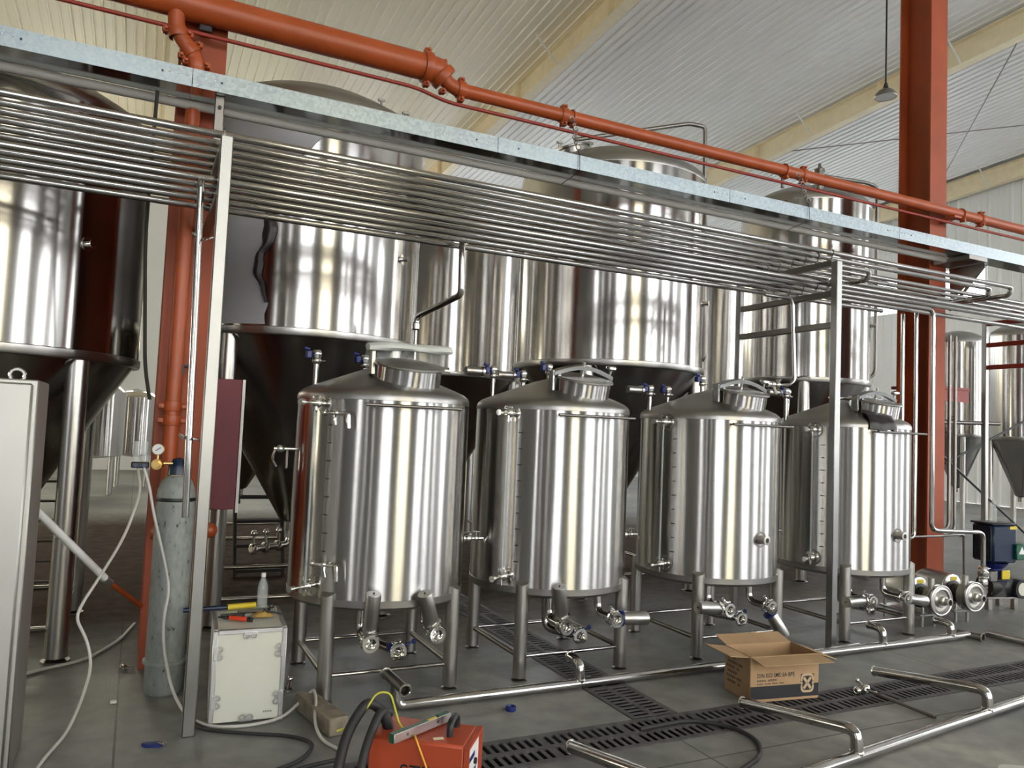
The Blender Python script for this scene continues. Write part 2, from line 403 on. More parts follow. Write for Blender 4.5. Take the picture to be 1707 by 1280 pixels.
# walls
ws = MB(); H = zroof(Y0)+0.1
def wbox(m, x0, x1, y0, y1, z0, z1): m.box(((x0+x1)/2, (y0+y1)/2, (z0+z1)/2), (x1-x0, y1-y0, z1-z0))
wbox(ws, X0, X1, Y0-0.25, Y0, 0, WZ0); wbox(ws, X0, X1, Y0-0.25, Y0, WZ1, H)
px = X0
for a, b in WIN_S+[(X1, X1)]:
    wbox(ws, px, a, Y0-0.25, Y0, WZ0, WZ1); px = b
struct('wall_south', ws, M_WALL)
for i, (a, b) in enumerate(WIN_S):
    wn = thing('window_%d' % (i+1), 'tall framed hall window', 'window', (0, 0, 0)); del wn['label'], wn['category']; wn['kind'] = 'structure'
    fr = MB()
    for z in (WZ0+0.05, 2.3, 3.75, 4.85, 5.95, 7.2, WZ1-0.05): fr.box(((a+b)/2, Y0-0.14, z), (b-a, 0.1, 0.12 if z in (WZ0+0.05, 2.3, WZ1-0.05) else 0.38))
    for k in range(4 if b-a > 1 else 0): fr.box((a+0.04+(b-a-0.08)*k/3, Y0-0.14, (WZ0+WZ1)/2), (0.07, 0.1, WZ1-WZ0))
    obj('frame', fr, M_WHITE, wn, smooth=False)
    obj('pane', MB().box(((a+b)/2, Y0-0.17, (WZ0+WZ1)/2), (b-a, 0.008, WZ1-WZ0)), M_GLASSW if i == 4 else M_GLASS, wn, smooth=False)
wn_ = MB(); NZ0, NZ1 = 5.2, 7.4
NORTH_ADDED = [(-13, -9.5), (-8.2, -4.6), (-3.6, -0.6), (0.9, 3.9), (5.0, 7.4), (8.6, 11.6), (12.8, 15.8)]  # unseen north windows, added to brighten the ceiling
wbox(wn_, X0, X1, Y1, Y1+0.2, 0, NZ0); wbox(wn_, X0, X1, Y1, Y1+0.2, NZ1, zroof(Y1)+0.2); px = X0
for a, b in NORTH_ADDED+[(X1, X1)]:
    wbox(wn_, px, a, Y1, Y1+0.2, NZ0, NZ1); px = b
struct('wall_north', wn_, M_EAST)
def tall_window(n, c, w_, z0, z1, axis, glass, bars):
    wn = bpy.data.objects.new('window_%d' % n, None); C.objects.link(wn); wn['kind'] = 'structure'
    def bx(m, u, z, lu, lz, t):
        m.box((c[0]+(u if axis == 'x' else 0), c[1]+(u if axis == 'y' else 0), z), (lu, t, lz) if axis == 'x' else (t, lu, lz))
    fr = MB()
    for z in [z0+0.04, z1-0.04]+bars: bx(fr, 0, z, w_, 0.10, 0.08)
    for k in range(4): bx(fr, -w_/2+0.04+(w_-0.08)*k/3, (z0+z1)/2, 0.07, z1-z0, 0.08)
    obj('frame', fr, M_WHITE, wn, smooth=False)
    g = MB(); bx(g, 0, (z0+z1)/2, w_, z1-z0, 0.008); obj('pane', g, glass, wn, smooth=False)
for i, (a, b) in enumerate(NORTH_ADDED): tall_window(40+i, ((a+b)/2, Y1+0.1), b-a, NZ0, NZ1, 'x', M_GLASSW if b < 5 else M_GLASS, [6.3])
ww = MB(); wbox(ww, X0-0.2, X0, Y0, Y1, 0, 0.2); wbox(ww, X0-0.2, X0, Y0, Y1, 4.2, H)
for y0_, y1_ in ((Y0, 9.8), (14.4, 15.2), (19.0, Y1)): wbox(ww, X0-0.2, X0, y0_, y1_, 0.2, 4.2)
struct('wall_west', ww, M_WALL)
for i, (a, b) in enumerate(((9.8, 14.4), (15.2, 19.0))):
    wn = thing('window_%d' % (20+i), 'x', 'window'); del wn['label'], wn['category']; wn['kind'] = 'structure'
    fr = MB()
    for z in (0.25, 2.2, 4.15): fr.box((X0-0.12, (a+b)/2, z), (0.1, b-a, 0.1))
    for k in range(4): fr.box((X0-0.12, a+0.04+(b-a-0.08)*k/3, 2.2), (0.1, 0.07, 4.0))
    obj('frame', fr, M_WHITE, wn, smooth=False)
    obj('pane', MB().box((X0-0.15, (a+b)/2, 2.2), (0.008, b-a, 4.0)), M_GLASSW, wn, smooth=False)
# east gable wall of upright ribbed sheets with a high window band and a tall open doorway
we = MB(); xe = X1
wbox(we, xe+0.05, xe+0.25, Y0, 14.45, 8.7, H); wbox(we, xe+0.05, xe+0.25, Y0, 14.45, 0, 0.7)
for a, b in ((Y0, -4.1), (-1.3, 3.6), (6.4, 14.45)): wbox(we, xe+0.05, xe+0.25, a, b, 0.7, 8.7)
for i, (a, b) in enumerate(((-4.1, -1.3), (3.6, 6.4))): tall_window(50+i, (xe+0.15, (a+b)/2), b-a, 0.7, 8.7, 'y', M_GLASS, [2.3, 3.75, 4.85, 5.95, 7.2])
wbox(we, xe+0.05, xe+0.25, 14.45, Y1, 7.3, H); wbox(we, xe+0.05, xe+0.25, 14.45, Y1, 5.2, 6.04)
wbox(we, xe+0.05, xe+0.25, 14.45, Y1, 0, 5.2); wbox(we, xe+0.05, xe+0.25, 22.5, Y1, 6.04, 7.3)
we = struct('wall_east', we, M_EAST)
full = rib_sheet(0.0, 10.9, 1.0, 3, 0.03, True).mesh('panel', M_EAST, False)
low = rib_sheet(0.0, 6.02, 1.0, 3, 0.03, True).mesh('panel', M_EAST, False)
top = rib_sheet(7.3, 9.95, 1.0, 3, 0.03, True).mesh('panel', M_EAST, False)
for i in range(8):
    o = obj('panel', full, None, we); o.location = (xe+0.04, 6.45+i, 0)
for i in range(8):
    o = obj('panel', top, None, we); o.location = (xe+0.04, 14.45+i, 0)
for i in range(8):
    o = obj('panel', low, None, we); o.location = (xe+0.04, 14.45+i, 0)
wn = thing('window_30', 'x', 'window'); del wn['label'], wn['category']; wn['kind'] = 'structure'
fr = MB(); fr.box((xe+0.1, 18.5, 6.07), (0.12, 8.1, 0.08)); fr.box((xe+0.1, 18.5, 7.27), (0.12, 8.1, 0.08))
for k in range(9): fr.box((xe+0.1, 14.5+k*1.0, 6.67), (0.08, 0.05, 1.2))
obj('frame', fr, M_WHITE, wn, smooth=False)
obj('pane', MB().box((xe+0.12, 18.5, 6.67), (0.008, 8.0, 1.2)), M_GLASS, wn, smooth=False)

# rafters: tapered I-sections in cream paint down the slope over every column line
def rafter(x, name, label):
    t = thing(name, label, 'roof beam', (0, 0, 0))
    for nm, z0, z1, wd in (('web', -0.56, -0.02, 0.016), ('bottom_flange', -0.575, -0.555, 0.24), ('top_flange', -0.06, -0.04, 0.24)):
        ya, yb = Y0+0.02, Y1-0.02
        vs = [(x+s*wd/2, y, zroof(y)+z) for y in (ya, yb) for s in (-1, 1) for z in (z0, z1)]
        obj(nm, MB().add(vs, [(0, 1, 3, 2), (4, 6, 7, 5), (0, 4, 5, 1), (2, 3, 7, 6), (0, 2, 6, 4), (1, 5, 7, 3)]), M_CREAM, t, smooth=False)
    for y in (5.0, 10.2, 14.2, 19.5):   # knee struts up to the roof
        obj('flange_brace', MB().cyl((x-0.1, y, zroof(y)-0.54), (x-0.62, y, zroof(y)-0.03), 0.022, n=8), M_WHITE, t)
        obj('stiffener', MB().box((x-0.062, y+2.0, zroof(y+2)-0.305), (0.11, 0.012, 0.48)), M_CREAM, t)
    return t
rafter(7.735, 'roof_beam', 'cream roof beam over the tall orange column, with knee struts')
rafter(15.25, 'roof_beam', 'cream roof beam with a lamp hanging in front, second from the gable')
rafter(22.55, 'roof_beam', 'cream roof beam against the far grey gable wall')
rafter(0.24, 'roof_beam', 'cream roof beam above the orange column carrying the downpipe')
# roof bracing rods near the gable
for k, (a, b) in enumerate((((15.4, 9.0), (22.4, 16.0)), ((15.4, 16.0), (22.4, 9.0)))):
    p, q = V((a[0], a[1], zroof(a[1])-0.3)), V((b[0], b[1], zroof(b[1])-0.32 if k else zroof(b[1])-0.36))
    tag(obj('bracing_rod', MB().cyl(p, q, 0.014, n=8), M_DARKST), 'thin steel roof bracing rod, %s of the crossed pair near the gable' % ('falling one' if k else 'rising one'), 'rod')

# floor drains with slotted cast iron grates
def grate_mesh(L, W, ns, cross=False):
    m = MB(); t = 0.010; fr = 0.034; mid = 0.036
    m.box((0, -W/2+fr/2, -t/2), (L, fr, t)); m.box((0, W/2-fr/2, -t/2), (L, fr, t)); m.box((0, 0, -t/2), (L, mid, t))
    bw = (L-0.02)/ns
    for i in range(ns+1):
        x = -L/2+0.01+i*bw; b = 0.022 if 0 < i < ns else 0.024
        for s in (-1, 1):
            yc = s*(W/4); m.box((x, yc, -0.0025), (b, W/2-0.004, 0.004))
    if cross: m.v = [(y, x, z) for x, y, z in m.v]
    return m
d1 = thing('floor_drain', 'long slotted cast iron drain running past the vessels along the hall', 'drain', (0, 0, 0))
obj('channel', PITS[0], M_PIT, d1, smooth=False)
gm = grate_mesh(0.498, 0.322, 10).mesh('grate', M_IRON, False)
for i in range(38):
    o = obj('grate', gm, None, d1); o.location = (-2.76+i*0.5, 3.5, 0.004)
d2 = thing('floor_drain', 'slotted cross drain leading back under the vessels to the main drain', 'drain', (0, 0, 0))
obj('channel', PITS[1], M_PIT, d2, smooth=False)
gm = grate_mesh(0.498, 0.312, 10, True).mesh('grate', M_IRON, False)
for i in range(16):
    o = obj('grate', gm, None, d2); o.location = (2.78, 3.93+i*0.5, 0.004)

# orange H-section columns
def column(x0, x1, y0, y1, label):
    t = thing('steel_column', label, 'column', (0, 0, 0)); zt = zroof(y0)-0.56; xm = (x0+x1)/2
    for nm, y in (('flange', y0+0.009), ('flange', y1-0.009)):
        obj(nm, MB().box((xm, y, zt/2), (x1-x0, 0.018, zt)), M_ORANGE_COL, t, smooth=False)
    obj('web', MB().box((xm, (y0+y1)/2, zt/2), (0.014, y1-y0-0.034, zt)), M_ORANGE_COL, t, smooth=False)
    return t
column(7.605, 7.875, 5.45, 5.84, 'tall orange steel column behind the last small vessel')
column(0.10, 0.385, 5.45, 5.98, 'orange steel column behind the gas bottle and the downpipe')

#@@TANKS
# ------------------------------------------------------------------ valves and fittings shared by the vessels
def ferrule(m, p, ax, r, n=20):     # clamped joint ring
    m.lathe([(r*0.78, -0.022), (r, -0.020), (r*1.45, -0.006), (r*1.45, 0.006), (r, 0.020), (r*0.78, 0.022)], n, p, ax)
def clamp_bolt(m, p, ax, r, up=(0, 0, 1)):
    u = V(up)-V(ax).normalized()*V(up).dot(V(ax).normalized()); u.normalize(); q = V(p)+u*(r*1.55)
    s = V(ax).normalized().cross(u)
    m.cyl(q-s*0.012, q+s*0.022, 0.006, n=8); m.torus(q+s*0.03, ax, 0.010, 0.0035, 12, 6); m.sphere(q-s*0.014, 0.008, 5)
def mouth(m, p, ax, r, n=20):       # open clamp end facing along ax
    m.lathe([(r*0.9, -0.045), (r*1.05, -0.03), (r*1.45, -0.012), (r*1.5, 0.0), (r*1.42, 0.008), (r*0.92, 0.008), (r*0.86, 0.0), (r*0.86, -0.05), (0, -0.05)], n, p, ax)
def outlet(par, x, z, yb, yf, r=0.026, ztop=0.56, name='outlet_pipe'):
    obj(name, MB().tube([(x, yb, ztop), (x, yb, z), (x, yf+0.03, z)], r, 14, bend=0.07), M_PIPE, par)
def butterfly(par, p, r=0.030, ax=(0, -1, 0), blue=False):
    o = MB(); mouth(o, p, ax, r); v = obj('valve', o, M_CHROME, par)
    b = MB(); q = V(p)-V(ax)*0.055; b.lathe([(r*1.3, -0.016), (r*1.5, -0.010), (r*1.5, 0.012), (r*1.3, 0.016)], 18, q, ax)
    clamp_bolt(b, V(p)-V(ax)*0.02, ax, r); clamp_bolt(b, V(p)-V(ax)*0.085, ax, r, up=(0.6, 0, 0.8)); obj('clamp', b, M_CHROME, v)
    d = MB(); d.lathe([(0, -0.004), (r*0.84, -0.004), (r*0.84, 0.0), (r*0.3, 0.006), (0, 0.008)], 16, V(p)-V(ax)*0.03, (ax[0]+0.25, ax[1], ax[2]))
    obj('disc', d, M_CHROME, v)
    return v
def actuator(par, p0, p1, r=0.040, blue=False):
    p0, p1 = V(p0), V(p1); d = (p1-p0).normalized(); L = (p1-p0).length
    m = MB(); m.lathe([(0, 0.05), (r*0.5, 0.05), (r*0.96, 0.055), (r, 0.062), (r, L-0.006), (r*0.95, L), (0, L), ], 24, p0, d)
    a = obj('actuator', m, M_LEG, par)
    k = MB(); k.lathe([(0, 0.028), (r*0.62, 0.028), (r*1.25, 0.038), (r*1.25, 0.054), (r*0.9, 0.060), (0, 0.060)], 24, p0, d)
    obj('yoke', k, M_BLUE if blue else M_CHROME, a)
    obj('end_stud', MB().cyl(p1-d*0.001, p1+d*0.006, r*0.12, n=8), M_BLACK, a)
    return a
def port(par, x, y, z0, z1, r=0.017, kind='handle', hx=-1):
    m = MB().tube([(x, y, z0), (x, y, z1-0.02)], r, 12); t = obj('port_pipe', m, M_PIPE, par)
    f = MB(); ferrule(f, (x, y, z1-0.012), (0, 0, 1), r*1.2, 16); f.lathe([(0, 0), (r*1.5, 0.0), (r*1.8, 0.02), (r*1.8, 0.035), (r*1.2, 0.05), (0, 0.05)], 14, (x, y, z1+0.008), (0, 0, 1))
    clamp_bolt(f, (x, y, z1-0.012), (0, 0, 1), r*1.25, up=(0.7, -0.7, 0)); obj('clamp_fitting', f, M_CHROME, t)
    b = MB(); b.bbox((x+hx*0.052, y, z1+0.025), (0.036, 0.046, 0.05), 0.006); b.cyl((x+hx*0.035, y, z1+0.025), (x+hx*0.02, y, z1+0.025), 0.012)
    b.cyl((x+hx*0.05, y-0.022, z1+0.055), (x+hx*0.075, y-0.022, z1+0.062), 0.01, n=10); b.sphere((x+hx*0.078, y-0.022, z1+0.062), 0.012, 6)
    obj('valve_knob', b, M_BLUE, t)
    if kind == 'cyl':
        actuator(par, (x+hx*0.04, y, z1+0.012), (x+hx*0.215, y, z1+0.012), 0.030)
    return t
def pol(cx, cy, r, a, z): return V((cx+r*cos(R(a)), cy+r*sin(R(a)), z))
RT = 0.55
def vessel(cx, cy, label, gauge_ang, cfg):
    t = thing('brite_tank', label, 'tank', (cx, cy, 0), 0, 'small stainless vessels in the front row')
    zb, zs = 0.56, 1.765
    # shell: straight brushed side with a duller rolled band and bead at each end
    sh = MB().lathe([(RT, zb), (RT, zs)], 96); obj('shell', sh, M_SHELL, t)
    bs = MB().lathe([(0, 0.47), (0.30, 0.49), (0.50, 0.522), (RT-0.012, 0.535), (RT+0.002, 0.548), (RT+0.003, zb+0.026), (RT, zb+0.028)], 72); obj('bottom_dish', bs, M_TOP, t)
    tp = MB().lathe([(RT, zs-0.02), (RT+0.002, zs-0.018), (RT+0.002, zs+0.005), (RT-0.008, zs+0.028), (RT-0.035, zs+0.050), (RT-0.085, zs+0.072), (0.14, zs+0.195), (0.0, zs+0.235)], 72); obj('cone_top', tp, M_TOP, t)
    for sgx in (-1, 1):
        for sgy in (-1, 1):
            x, y = 0.386*sgx, 0.386*sgy
            lg = MB(); n = 20; rl = 0.044; st = len(lg.v)
            for i in range(n):
                a = 2*PI*i/n; px_, py_ = x+rl*cos(a), y+rl*sin(a)
                d = math.hypot(px_, py_); lg.v.append((px_, py_, 0.022))
            for i in range(n):
                a = 2*PI*i/n; px_, py_ = x+rl*cos(a), y+rl*sin(a); d = math.hypot(px_, py_)
                lg.v.append((px_, py_, 0.655-(d-0.50)*0.55))
            for i in range(n): j = (i+1) % n; lg.f.append((i, j, n+j, n+i))
            lg.f.append(tuple(range(n))[::-1]); lg.f.append(tuple(range(n, 2*n)))
            l = obj('leg', lg, M_LEG, t)
            obj('foot', MB().lathe([(0, 0), (0.05, 0), (0.05, 0.008), (0.03, 0.014), (0.02, 0.03), (0, 0.03)], 18, (x, y, 0)), M_DARKST, l)
    q = 0.386-0.04
    for a, b, r in (((-q, -0.386), (q, -0.386), 0.0125), ((-q, 0.386), (q, 0.386), 0.0125), ((-0.386, -q), (-0.386, q), 0.018), ((0.386, -q), (0.386, q), 0.018)):
        obj('stretcher', MB().cyl((*a, 0.15), (*b, 0.15), r, n=12), M_PIPE if r < 0.015 else M_DARKST, t)
    # manway: short neck square to the cone, domed lid, swing yoke with hand knob
    tilt = Mx.Rotation(R(cfg.get('tilt', 13)), 3, V((1, 0.06, 0)))
    ax = tilt @ V((0, 0, 1)); mc = V((0.06, -0.265, 1.878)); rm = 0.205
    u, v, d = frame_of(ax)
    mw = obj('manway', MB().lathe([(rm, -0.09), (rm, 0.105), (rm-0.012, 0.107), (rm-0.012, 0.02)], 48, mc, ax), M_SHELL, t)
    obj('lid', MB().lathe([(rm+0.012, 0.100), (rm+0.013, 0.116), (rm-0.02, 0.120), (rm*0.6, 0.130), (0, 0.136)], 48, mc, ax), M_TOP, mw)
    obj('lid_rim', MB().torus(mc+ax*0.104, ax, rm+0.010, 0.007, 48, 6), M_LEG, mw)
    ex = V((1, 0, 0)); ex = (ex-ax*ex.dot(ax)).normalized(); ey = ax.cross(ex)
    def L(a, b, h): return mc+ex*a+ey*b+ax*h
    if cfg.get('wrap'):
        wr = MB(); pr = []
        for i in range(13):
            s = i/12; a = -0.27+0.54*s; hh = 0.022+0.006*sin(PI*s)+0.004*sin(9*s); pr.append((a, hh, 0.195+0.03*s+0.006*sin(5*s)))
        st = len(wr.v); n = 12
        for a, hh, ce in pr:
            for k in range(n):
                an = 2*PI*k/n; wr.v.append(tuple(L(a, 0.03+0.055*cos(an)*(1+0.08*sin(7*an+a*20)), ce+hh*sin(an))))
        for i in range(12):
            for k in range(n): j = (k+1) % n; wr.f.append((st+i*n+k, st+i*n+j, st+(i+1)*n+j, st+(i+1)*n+k))
        wr.f.append(tuple(range(st, st+n))[::-1]); wr.f.append(tuple(range(st+12*n, st+13*n)))
        sk_ = MB()
        for i in range(11):
            for j in range(4): sk_.v.append(tuple(L(-0.262+0.524*i/10, 0.088+0.006*sin(i*1.3+j), 0.20-0.042*j+0.03*i/10)))
        for i in range(10):
            for j in range(3): k = i*4+j; sk_.f.append((k, k+1, k+5, k+4))
        obj('wrap_skirt', sk_, M_CLEARPL, mw)
        obj('wrapped_yoke', wr, M_WRAP, mw)
        obj('hinge', MB().bbox(L(-0.225, 0.05, 0.10), (0.03, 0.06, 0.16), 0.005), M_LEG, mw); obj('latch', MB().cyl(L(0.205, 0.03, 0.085), L(0.275, 0.03, 0.085), 0.026), M_LEG, mw)
    else:
        arc = [L(-0.235+0.47*i/8, 0.0, 0.128+0.058*sin(PI*i/8)) for i in range(9)]
        yk = MB()
        for sgn in (-1, 1):
            pass
        st = len(yk.v)
        for p in arc:
            for e, f_ in ((-0.030, -0.014), (0.030, -0.014), (0.030, 0.014), (-0.030, 0.014)): yk.v.append(tuple(p+ey*e+ax*f_))
        for i in range(8):
            for k in range(4): j = (k+1) % 4; yk.f.append((st+i*4+k, st+i*4+j, st+i*4+4+j, st+i*4+4+k))
        yk.f.append((st, st+1, st+2, st+3)); yk.f.append((st+32, st+33, st+34, st+35))
        yk.bbox(L(-0.235, 0, 0.075), (0.02, 0.06, 0.14), 0.004); yk.cyl(L(-0.20, -0.04, 0.12), L(-0.20, 0.04, 0.12), 0.012, n=10)
        obj('yoke', yk, M_POST, mw)
        kb = MB(); kb.cyl(L(0.225, 0, 0.06), L(0.225, 0, 0.19), 0.009, n=10); kb.lathe([(0, 0.18), (0.02, 0.18), (0.038, 0.196), (0.036, 0.210), (0.015, 0.216), (0, 0.217)], 16, mc+ex*0.225, ax); obj('hand_knob', kb, M_CHROME, mw)
        obj('centre_bolt', MB().cyl(L(0, 0, 0.125), L(0, 0, 0.225), 0.012, n=10), M_CHROME, mw)
    # horizontal hose rail on two pegs
    y_ = -0.60; xa, xb = -0.285, 0.30
    rl = MB().cyl((xa, y_, 1.715), (xb, y_, 1.715), 0.010, n=10)
    obj('rail', rl, M_DARKST, t)
    for x in (xa+0.06, xb-0.06):
        obj('rail_peg', MB().cyl((x, y_, 1.715), (x, -math.sqrt(RT*RT-x*x)+0.004, 1.715), 0.007, n=8), M_DARKST, t)
    # sight gauge: two valves joined by a glass tube, scale ticks beside it
    a = gauge_ang
    for z, nm in ((1.715, 'gauge_valve'), (0.655, 'gauge_valve')):
        g = MB(); p = pol(0, 0, RT-0.004, a, z); d = V((cos(R(a)), sin(R(a)), 0))
        g.lathe([(0.055, 0), (0.055, 0.004), (0.018, 0.006), (0.014, 0.03), (0.014, 0.10), (0, 0.10)], 18, p, d)
        ferrule(g, p+d*0.05, d, 0.02, 16); clamp_bolt(g, p+d*0.05, d, 0.024); g.sphere(p+d*0.065, 0.02, 6)
        s = V((-d.y, d.x, 0)); g.cyl(p+d*0.075, p+d*0.17, 0.008, n=10); g.cyl(p+d*0.16, p+d*0.19, 0.020, n=12)
        g.cyl(p+d*0.065-V((0, 0, 0.055)), p+d*0.065, 0.009, n=8)
        gv = obj(nm, g, M_CHROME, t)
        if a < -155: obj('gauge_plate', MB().lathe([(0.062, 0), (0.062, 0.0045), (0.054, 0.006), (0.044, 0.0025), (0.02, 0.0025)], 28, p, d), M_DARKST, gv)
    obj('sight_tube', MB().tube([pol(0, 0, RT+0.065, a, 0.66), pol(0, 0, RT+0.065, a, 1.69)], 0.0075, 10), M_CLEARPL, t)
    tk = MB()
    for i in range(9):
        p = pol(0, 0, RT+0.0015, a+6.5, 0.75+i*0.105); rot = Mx.Rotation(R(a+6.5), 3, 'Z'); tk.box(p, (0.002, 0.026 if i % 2 else 0.034, 0.006), rot)
    k = obj('scale_mark', tk, M_BAND, t, smooth=False); k['kind'] = 'stuff'
    # sample cock on the side
    s = MB(); p = V((RT-0.01, -0.10, 0.87))
    s.tube([p, p+V((0.16, 0, 0))], 0.011, 10); s.lathe([(0.03, 0), (0.03, 0.008), (0.012, 0.012)], 16, p+V((0.012, 0, 0)), (1, 0, 0))
    ferrule(s, p+V((0.055, 0, 0)), (1, 0, 0), 0.018, 14); s.sphere(p+V((0.11, 0, 0)), 0.02, 6); s.cyl(p+V((0.11, 0, 0)), p+V((0.11, 0, 0.04)), 0.006, n=8); s.bbox(p+V((0.11, 0, 0.045)), (0.05, 0.014, 0.008), 0.002)
    s.tube([p+V((0.14, 0, 0)), p+V((0.165, 0, -0.005)), p+V((0.185, 0, -0.035))], 0.007, 8, bend=0.01); clamp_bolt(s, p+V((0.055, 0, 0)), (1, 0, 0), 0.02)
    obj('sample_valve', s, M_CHROME, t)
    for (x, y, z1, kind) in cfg['ports']:
        rr = math.hypot(x, y); zc = zs+0.235-0.325*rr if rr < 0.46 else zs+0.03
        port(t, x, y, zc-0.03, z1, 0.017, kind)
    for (x, z, yf, act, blue) in cfg['outs']:
        outlet(t, x, z, yf+0.24, yf); v = butterfly(t, (x, yf, z), 0.034)
        if act: actuator(t, (x+(act[0]-x)*0.06, yf+0.055+0.0, z+(act[2]-z)*0.06), (act[0], act[1], act[2]), 0.044, blue)
    x, z, yf = cfg['mid']
    obj('drain_pipe', MB().tube([(0, 0.0, 0.48), (0, 0.0, z), (x, yf+0.03, z)], 0.026, 14, bend=0.08), M_PIPE, t)
    m = MB(); mouth(m, (x, yf, z), (0, -1, 0), 0.037); clamp_bolt(m, (x, yf+0.02, z), (0, -1, 0), 0.037); obj('drain_valve', m, M_CHROME, t)
    obj('drain_knob', MB().bbox((x-0.035, yf+0.07, z+0.02), (0.035, 0.04, 0.045), 0.006).cyl((x+0.02, yf+0.07, z), (x+0.13, yf+0.10, z+0.03), 0.008, n=8).sphere((x+0.13, yf+0.10, z+0.03), 0.016, 6), M_BLUE, t)
    if cfg.get('boss'):
        a = cfg['boss']; p = pol(0, 0, RT-0.003, a, 0.875); d = V((cos(R(a)), sin(R(a)), 0))
        b = MB().lathe([(0.034, 0.0), (0.030, 0.05), (0.034, 0.052), (0.034, 0.066), (0.018, 0.067), (0.016, 0.03), (0, 0.03)], 32, p, d); bo = obj('thermometer_boss', b, M_PUMP, t); obj('boss_ring', MB().lathe([(0.060, 0), (0.060, 0.004), (0.052, 0.005), (0.040, 0.002), (0.030, 0.002)], 32, p, d), M_DARKST, bo)
    if cfg.get('side'):
        for a, z in ((-133.5, 1.66), (-136, 0.79)):
            s = MB(); p = pol(0, 0, RT, a, z); d = V((cos(R(a)), sin(R(a)), 0)); e = V((-d.y, d.x, 0))
            s.cyl(p, p+d*0.05, 0.010, n=10); s.cyl(p+d*0.05-e*0.07, p+d*0.05+e*0.06, 0.011, n=10); s.sphere(p+d*0.05, 0.019, 6); s.cyl(p+d*0.05-e*0.07, p+d*0.05-e*0.085, 0.02, n=10)
            s.tube([p+d*0.05+e*0.055, p+d*0.055+e*0.085, p+d*0.055+e*0.09-V((0, 0, 0.085))], 0.010, 8, bend=0.02)
            s.tube([p+d*0.05, p+d*0.06-V((0, 0, 0.03)), p+d*0.06+e*0.01-V((0, 0, 0.07))], 0.012, 8, bend=0.01)
            obj('vent_cock', s, M_CHROME, t)
        s = MB(); p = pol(0, 0, RT-0.01, 178, 1.43)
        s.cyl(p, p+V((-0.14, 0, 0)), 0.011, n=10); ferrule(s, p+V((-0.1, 0, 0)), (-1, 0, 0), 0.018, 14); s.tube([p+V((-0.13, 0, 0)), p+V((-0.15, 0, -0.06)), p+V((-0.12, 0, -0.11))], 0.008, 8, bend=0.03); s.cyl(p+V((-0.06, 0, 0)), p+V((-0.06, 0, -0.12)), 0.008, n=8)
        obj('side_valve', s, M_CHROME, t)
    return t
vessel(1.445, 4.88, 'stainless vessel at the near end of the front row, plastic wrap over its hatch', -147, dict(wrap=True, side=True,
    ports=[(-0.43, 0.12, 2.01, 'knob'), (-0.06, 0.32, 2.02, 'knob')],
    outs=[(-0.187, 0.37, -0.60, (-0.183, -0.60, 0.65), False), (0.213, 0.39, -0.60, (0.121, -0.60, 0.634), False)], mid=(0.085, 0.215, -0.28)))
vessel(2.70, 4.88, 'stainless vessel standing second in the front row, over the cross drain', -147, dict(
    ports=[(-0.43, 0.12, 2.0, 'cyl'), (-0.10, 0.30, 2.0, 'cyl'), (0.13, 0.32, 2.07, 'knob')],
    outs=[(-0.172, 0.37, -0.60, (-0.234, -0.60, 0.63), False), (0.21, 0.39, -0.60, (0.464, -0.58, 0.381), True)], mid=(0.13, 0.21, -0.28)))
vessel(4.15, 4.89, 'stainless vessel standing third in the front row, directly behind the carton', -163, dict(boss=-85, tilt=12,
    ports=[(-0.50, 0.12, 1.95, 'cyl'), (-0.25, 0.22, 1.96, 'knob'), (0.17, 0.30, 2.08, 'knob')],
    outs=[(-0.275, 0.39, -0.60, (-0.53, -0.56, 0.418), False), (0.125, 0.383, -0.60, (0.262, -0.59, 0.166), True)], mid=(0.13, 0.225, -0.28)))
vessel(5.655, 4.88, 'stainless vessel at the far end of the front row, beside the pumps', -161, dict(boss=-87.5, tilt=11,
    ports=[(-0.50, 0.18, 2.02, 'cyl'), (-0.40, 0.26, 2.02, 'knob')],
    outs=[(-0.176, 0.333, -0.48, (-0.46, -0.46, 0.343), False), (0.245, 0.333, -0.48, (0.50, -0.46, 0.295), False)], mid=(0.06, 0.21, -0.28)))

